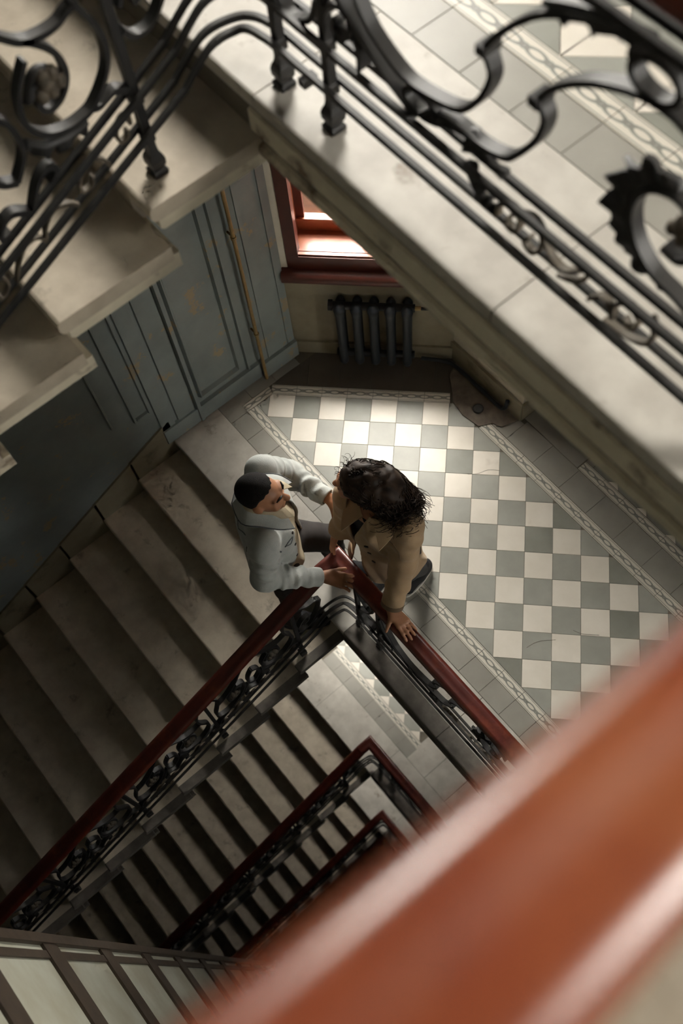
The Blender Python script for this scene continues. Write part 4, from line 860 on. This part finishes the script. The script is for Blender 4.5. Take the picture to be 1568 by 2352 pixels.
# trousers, shoes
F = Field((-.28, -.22, .0), (.28, .46, .98), .006)
F.loft([(.82, 0, 0, .165, .122), (.96, 0, 0, .162, .118)], .03)
for s, K, A in ((1, (.11, .035, .48), (.10, -.02, .10)), (-1, (-.13, .26, .66), (-.12, .29, .27))):
    F.cone((s * .085, 0, .88), K, .100, .072, .04, fold=.004, ff=40, ph=s); F.cone(K, A, .070, .055, .03, fold=.004, ff=60, ph=s + 1)
F.build('trousers', M['trouser'], man)
def shoe(parent, heel, toe, z, m, sole=None):
    heel, toe = np.array((*heel, z)), np.array((*toe, z)); d = toe - heel; L_ = np.linalg.norm(d); d /= L_; F = Field(np.minimum(heel, toe) - .09, np.maximum(heel, toe) + (.09, .09, .16), .005)
    F.cone(heel + d * .04 + (0, 0, .05), heel + d * L_ * .45 + (0, 0, .055), .043, .046, .02); F.cone(heel + d * L_ * .45 + (0, 0, .055), toe - d * .04 + (0, 0, .036), .046, .034, .02); F.cone(heel + d * .06 + (0, 0, .05), heel + d * .07 + (0, 0, .12), .045, .044, .02)
    F.cut(heel - .3, toe + .3, lambda X, Y, Z: Z - (z + .014)); o = F.build('shoe', m, parent)
    if sole is not None:
        p = np.array((-d[1], d[0], 0)); ol = []
        for i in range(24):
            a = 2 * math.pi * i / 24; c = heel + d * L_ * .5; wd = .046 - .006 * math.cos(a); ol.append(c + d * (L_ * .52) * math.cos(a) * (1 if abs(math.cos(a)) < .8 else 1) + p * wd * math.copysign(abs(math.sin(a)) ** .6, math.sin(a)))
        MB().prism([(q[0], q[1]) for q in ol], z, z + .022).build('sole', sole, o)
    return o
shoe(man, (.10, -.07), (.115, .20), 0.0, M['black'], M['black']); shoe(man, (-.12, .235), (-.125, .50), R_LO * S, M['black'], M['black'])

# ---------------------------------------------------------------- the woman
GX, GY = 0.34, -0.94
wom = empty('person', (0.745, -1.155, 0.0), math.atan2(-GX, GY)); tag(wom, 'woman in tan coat with long dark wavy hair, hand on the railing', 'person')
wSL, wSR = np.array((-.145, .0, 1.315)), np.array((.168, .0, 1.315)); wEL, wWL = np.array((-.165, .085, 1.075)), np.array((-.183, .230, .868)); wER, wWR = np.array((.205, -.03, 1.05)), np.array((.225, .045, .905))
wHC = np.array((.118, -.008, 1.485)); wYAW, wPIT = -1.25, -0.12
F = Field((-.44, -.36, -.01), (.48, .46, 1.66), h)
F.loft([(.80, 0, -.06, .15, .10), (1.0, 0, -.04, .12, .09), (1.2, 0, -.01, .14, .1), (1.30, 0, .0, .14, .085), (1.36, .02, .0, .07, .06)], .03)
F.cone((.02, -.01, 1.32), (.090, -.015, 1.43), .050, .046, .03)
for s, K, A in ((1, (.09, -.07, .45), (.085, -.20, .085)), (-1, (-.085, -.10, .45), (-.075, -.26, .085))):
    F.cone((s * .075, -.06, .85), K, .08, .052, .03); F.cone(K, A, .05, .034, .02); F.cone(A, np.array(A) + (0, .10, -.055), .026, .016, .02)
for Sh, E, Wr in ((wSL, wEL, wWL), (wSR, wER, wWR)): F.cone(Sh, E, .043, .036, .02); F.cone(E, Wr, .036, .024, .02)
wHR, wHP = head(F, wHC, wYAW, wPIT, 0.95, True)
hand(F, wWL + np.array((-.012, .02, -.022)), (-.86, .34, -.20), (-.12, .05, 1), 1, 0.95, 0.12, .07, 1.0, .05)
hand(F, wWR + np.array((.01, .02, -.02)), (.15, .25, -1), (.8, .3, .2), -1, 0.9, 0.5, .06, .4)
F.build('body', M['skin_w'], wom)
# coat
F = Field((-.42, -.32, .60), (.46, .36, 1.46), h)
F.loft([(.64, .01, -.055, .205, .165), (.75, .01, -.05, .195, .155), (.88, .01, -.04, .178, .142), (1.02, .01, -.025, .162, .132), (1.15, .015, -.01, .162, .135), (1.25, .012, .0, .166, .126), (1.32, .008, .0, .150, .104), (1.36, .01, .0, .105, .085), (1.385, .02, .0, .085, .078)], .02, fold=.006)
for Sh, E, Wr, ph in ((wSL, wEL, wWL, .7), (wSR, wER, wWR, 2.4)):
    dd = (Wr - E) / np.linalg.norm(Wr - E); F.cone(Sh, E, .076, .064, .03, fold=.006, ff=55, ph=ph); F.cone(E, Wr - dd * .005, .064, .055, .03, fold=.006, ff=60, ph=ph + 2)
F.shell(.013)
for Sh, E, Wr in ((wSL, wEL, wWL), (wSR, wER, wWR)):
    dd = (Wr - E) / np.linalg.norm(Wr - E); e = Wr + dd * .06; F.cone(Wr - dd * .07, e, .043, .043, .003, sub=True)
    c0 = Wr + dd * .0; F.cut(np.minimum(Wr, e) - .08, np.maximum(Wr, e) + .08, lambda X, Y, Z, n_=dd, c0=c0: -((X - c0[0]) * n_[0] + (Y - c0[1]) * n_[1] + (Z - c0[2]) * n_[2]) + np.maximum(0, np.sqrt((X - c0[0]) ** 2 + (Y - c0[1]) ** 2 + (Z - c0[2]) ** 2) - .075))
F.cut((-.1, .0, .5), (.2, .36, 1.46), lambda X, Y, Z: np.maximum(np.abs(X - (.085 + .02 * (1.3 - Z))) - (.010 + .055 * np.clip((Z - 1.18) / .2, 0, 1) + .05 * np.clip((1.0 - Z) / .4, 0, 1)), .01 - Y))
F.cut((-.1, -.1, 1.35), (.14, .12, 1.46), lambda X, Y, Z: np.maximum(np.sqrt((X - .02) ** 2 + Y ** 2) - .07, 1.35 - Z)); F.cut((-.5, -.5, .5), (.5, .5, .7), lambda X, Y, Z: Z - .66)
coat = F.build('coat', M['coat'], wom)
win_ = [(.028, .075, 1.36), (.06, .045, 1.385), (.072, 0, 1.40), (.055, -.055, 1.405), (0, -.075, 1.405)]; wout = [(.10, .155, 1.27), (.128, .085, 1.32), (.125, 0, 1.345), (.09, -.095, 1.345), (0, -.125, 1.34)]
sg2 = lambda P, s: [(s * p[0] + .02, p[1], p[2]) for p in P]
for s in (-1, 1): collar(sg2(win_, s), sg2(wout, s), .008, M['coat'], wom, 'coat_collar')
for z in (1.12, 1.02, .90): knob(coat, (.0, .18, z), .011, M['button'], wom)
for P_ in ([(-.14, .12, .90), (-.175, .06, .915), (-.19, 0, .92)], [(-.145, .13, .855), (-.185, .065, .865), (-.20, 0, .875)], [(-.14, .12, .90), (-.145, .13, .855)], [(-.19, 0, .92), (-.20, 0, .875)]): seam(coat, P_, .0025, M['coat_dark'], wom, 'pocket_flap')
seam(coat, [(-.10, .14, 1.30), (-.15, .12, 1.25), (-.165, .11, 1.19)], .0022, M['coat_dark'], wom); seam(coat, [(-.17, .075, 1.37), (-.2, .03, 1.36), (-.19, -.06, 1.32)], .002, M['coat_dark'], wom)
dd = (wWL - wEL) / np.linalg.norm(wWL - wEL); MB().tube([Vector(wWL - dd * .018), Vector(wWL + dd * .006)], .0575, 20, cap=False).build('cuff_strap', M['coat_dark'], wom, smooth=True)
# dark top, trousers, shoes
F = Field((-.26, -.32, .0), (.26, .20, 1.40), .006)
F.loft([(.78, 0, -.06, .16, .112), (.95, 0, -.045, .135, .105), (1.1, 0, -.02, .145, .11), (1.25, 0, 0, .15, .1), (1.33, .015, 0, .085, .075)], .03)
for s, K, A in ((1, (.09, -.07, .45), (.085, -.20, .10)), (-1, (-.085, -.10, .45), (-.075, -.26, .10))):
    F.cone((s * .075, -.06, .85), K, .090, .062, .03); F.cone(K, A, .060, .048, .02)
F.build('dark_outfit', M['black'], wom)
shoe(wom, (-.085, -.345), (-.06, -.10), 0.0, M['black'], M['sole']); shoe(wom, (.08, -.27), (.10, -.02), 0.0, M['black'], M['sole'])
# hair: scalp mass, then long loose locks falling back over the left shoulder
F = Field(wHC - (.32, .26, .24), wHC + (.18, .2, .16), .0045)
F.ball(wHP(0, -.02, .022), (.083, .101, .094), .01, wHR); F.cut(wHC - .2, wHC + .2, lambda X, Y, Z: (lambda p: np.maximum(-(p[..., 1] - (.052 + .5 * (p[..., 2] - .03))), p[..., 2] - .085))(np.stack([X - wHC[0], Y - wHC[1], Z - wHC[2]], -1) @ wHR))
TO = np.array((-.058, -.055, 1.38))
F.cone(wHP(0, -.05, .005), wHC + (-.10, -.04, -.03), .086, .096, .04); F.cone(wHC + (-.10, -.04, -.03), TO + (.02, -.0, .0), .096, .085, .04); F.cone(TO + (.02, -.0, .0), TO + (-.03, .03, -.035), .08, .05, .03)
g_ = F.grid(tuple(slice(0, n_) for n_ in F.n)); F.F += (0.0035 * np.sin(75 * g_[1] + 30 * g_[2] + 2 * np.sin(40 * g_[0])) + 0.0025 * np.sin(120 * g_[2] - 70 * g_[1] + 2 * np.sin(50 * g_[0]))).astype(np.float32)
scalp = F.build('hair', M['hair_w'], wom)
lock = MB(); rng = np.random.default_rng(3)
for i in range(1000):
    th = rng.uniform(0, 2 * math.pi); el = rng.uniform(.0, 1.45); v = np.array((math.cos(th) * math.cos(el) * .086, math.sin(th) * math.cos(el) * .102 - .02, math.sin(el) * .097 + .022))
    if v[1] > .045 and v[2] < .06: continue
    a = wHP(*v); side = rng.normal(0, 1, 3); side /= np.linalg.norm(side); side[2] = abs(side[2]) * .8 - .15
    p1 = wHC + (-.05, -.03, .0) + side * .102; p2 = wHC + (-.10, -.04, -.03) + side * rng.uniform(.100, .114); tgt = TO + (.0, .0, .0) + side * rng.uniform(.078, .106); tip = tgt + (rng.uniform(-.045, -.0), rng.uniform(-.01, .05), rng.uniform(-.05, .0)) + side * .012
    outw = (a - wHC); outw /= np.linalg.norm(outw)
    base = smooth_pts([a - outw * .004, a * .6 + p1 * .4 + outw * .018, p1 * .6 + p2 * .4 + side * .006, p2, tgt, tip], 6); n = len(base); wv = rng.uniform(.005, .014); f0 = rng.uniform(14, 30); p0 = rng.uniform(0, 6.28); P_ = []; rad = []
    r0 = rng.uniform(.0014, .0040)
    for j, b_ in enumerate(base):
        t = j / (n - 1); P_.append(Vector(b_) + Vector((math.sin(f0 * t + p0), math.cos(f0 * t + p0), math.sin(f0 * t + p0 + 1.3))) * (wv * (.3 + .8 * t + 1.5 * t ** 3))); rad.append(r0 * (1 - .75 * t ** 3))
    lock.tube(P_, rad, 4)
for i in range(12):                               # flyaway curls over the forehead and crown
    th = rng.uniform(.2, 2.9); v = np.array((math.cos(th) * .08, math.sin(th) * .06 + .01, .075)); a = wHP(*v); P_ = []; c0 = rng.uniform(0, 6.28); R_ = rng.uniform(.010, .022); o = a - wHC; o /= np.linalg.norm(o)
    for j in range(12): t = j / 11; P_.append(Vector(a + o * (.03 * t) + np.array((math.cos(c0 + 4.5 * t), math.sin(c0 + 4.5 * t), .6 * math.sin(3 * t))) * R_ * t))
    lock.tube(P_, [.0014 * (1 - .6 * j / 11) for j in range(12)], 4)
lo_ = lock.build('hair_locks', M['hair_w'], scalp, smooth=True); lo_['kind'] = 'stuff'
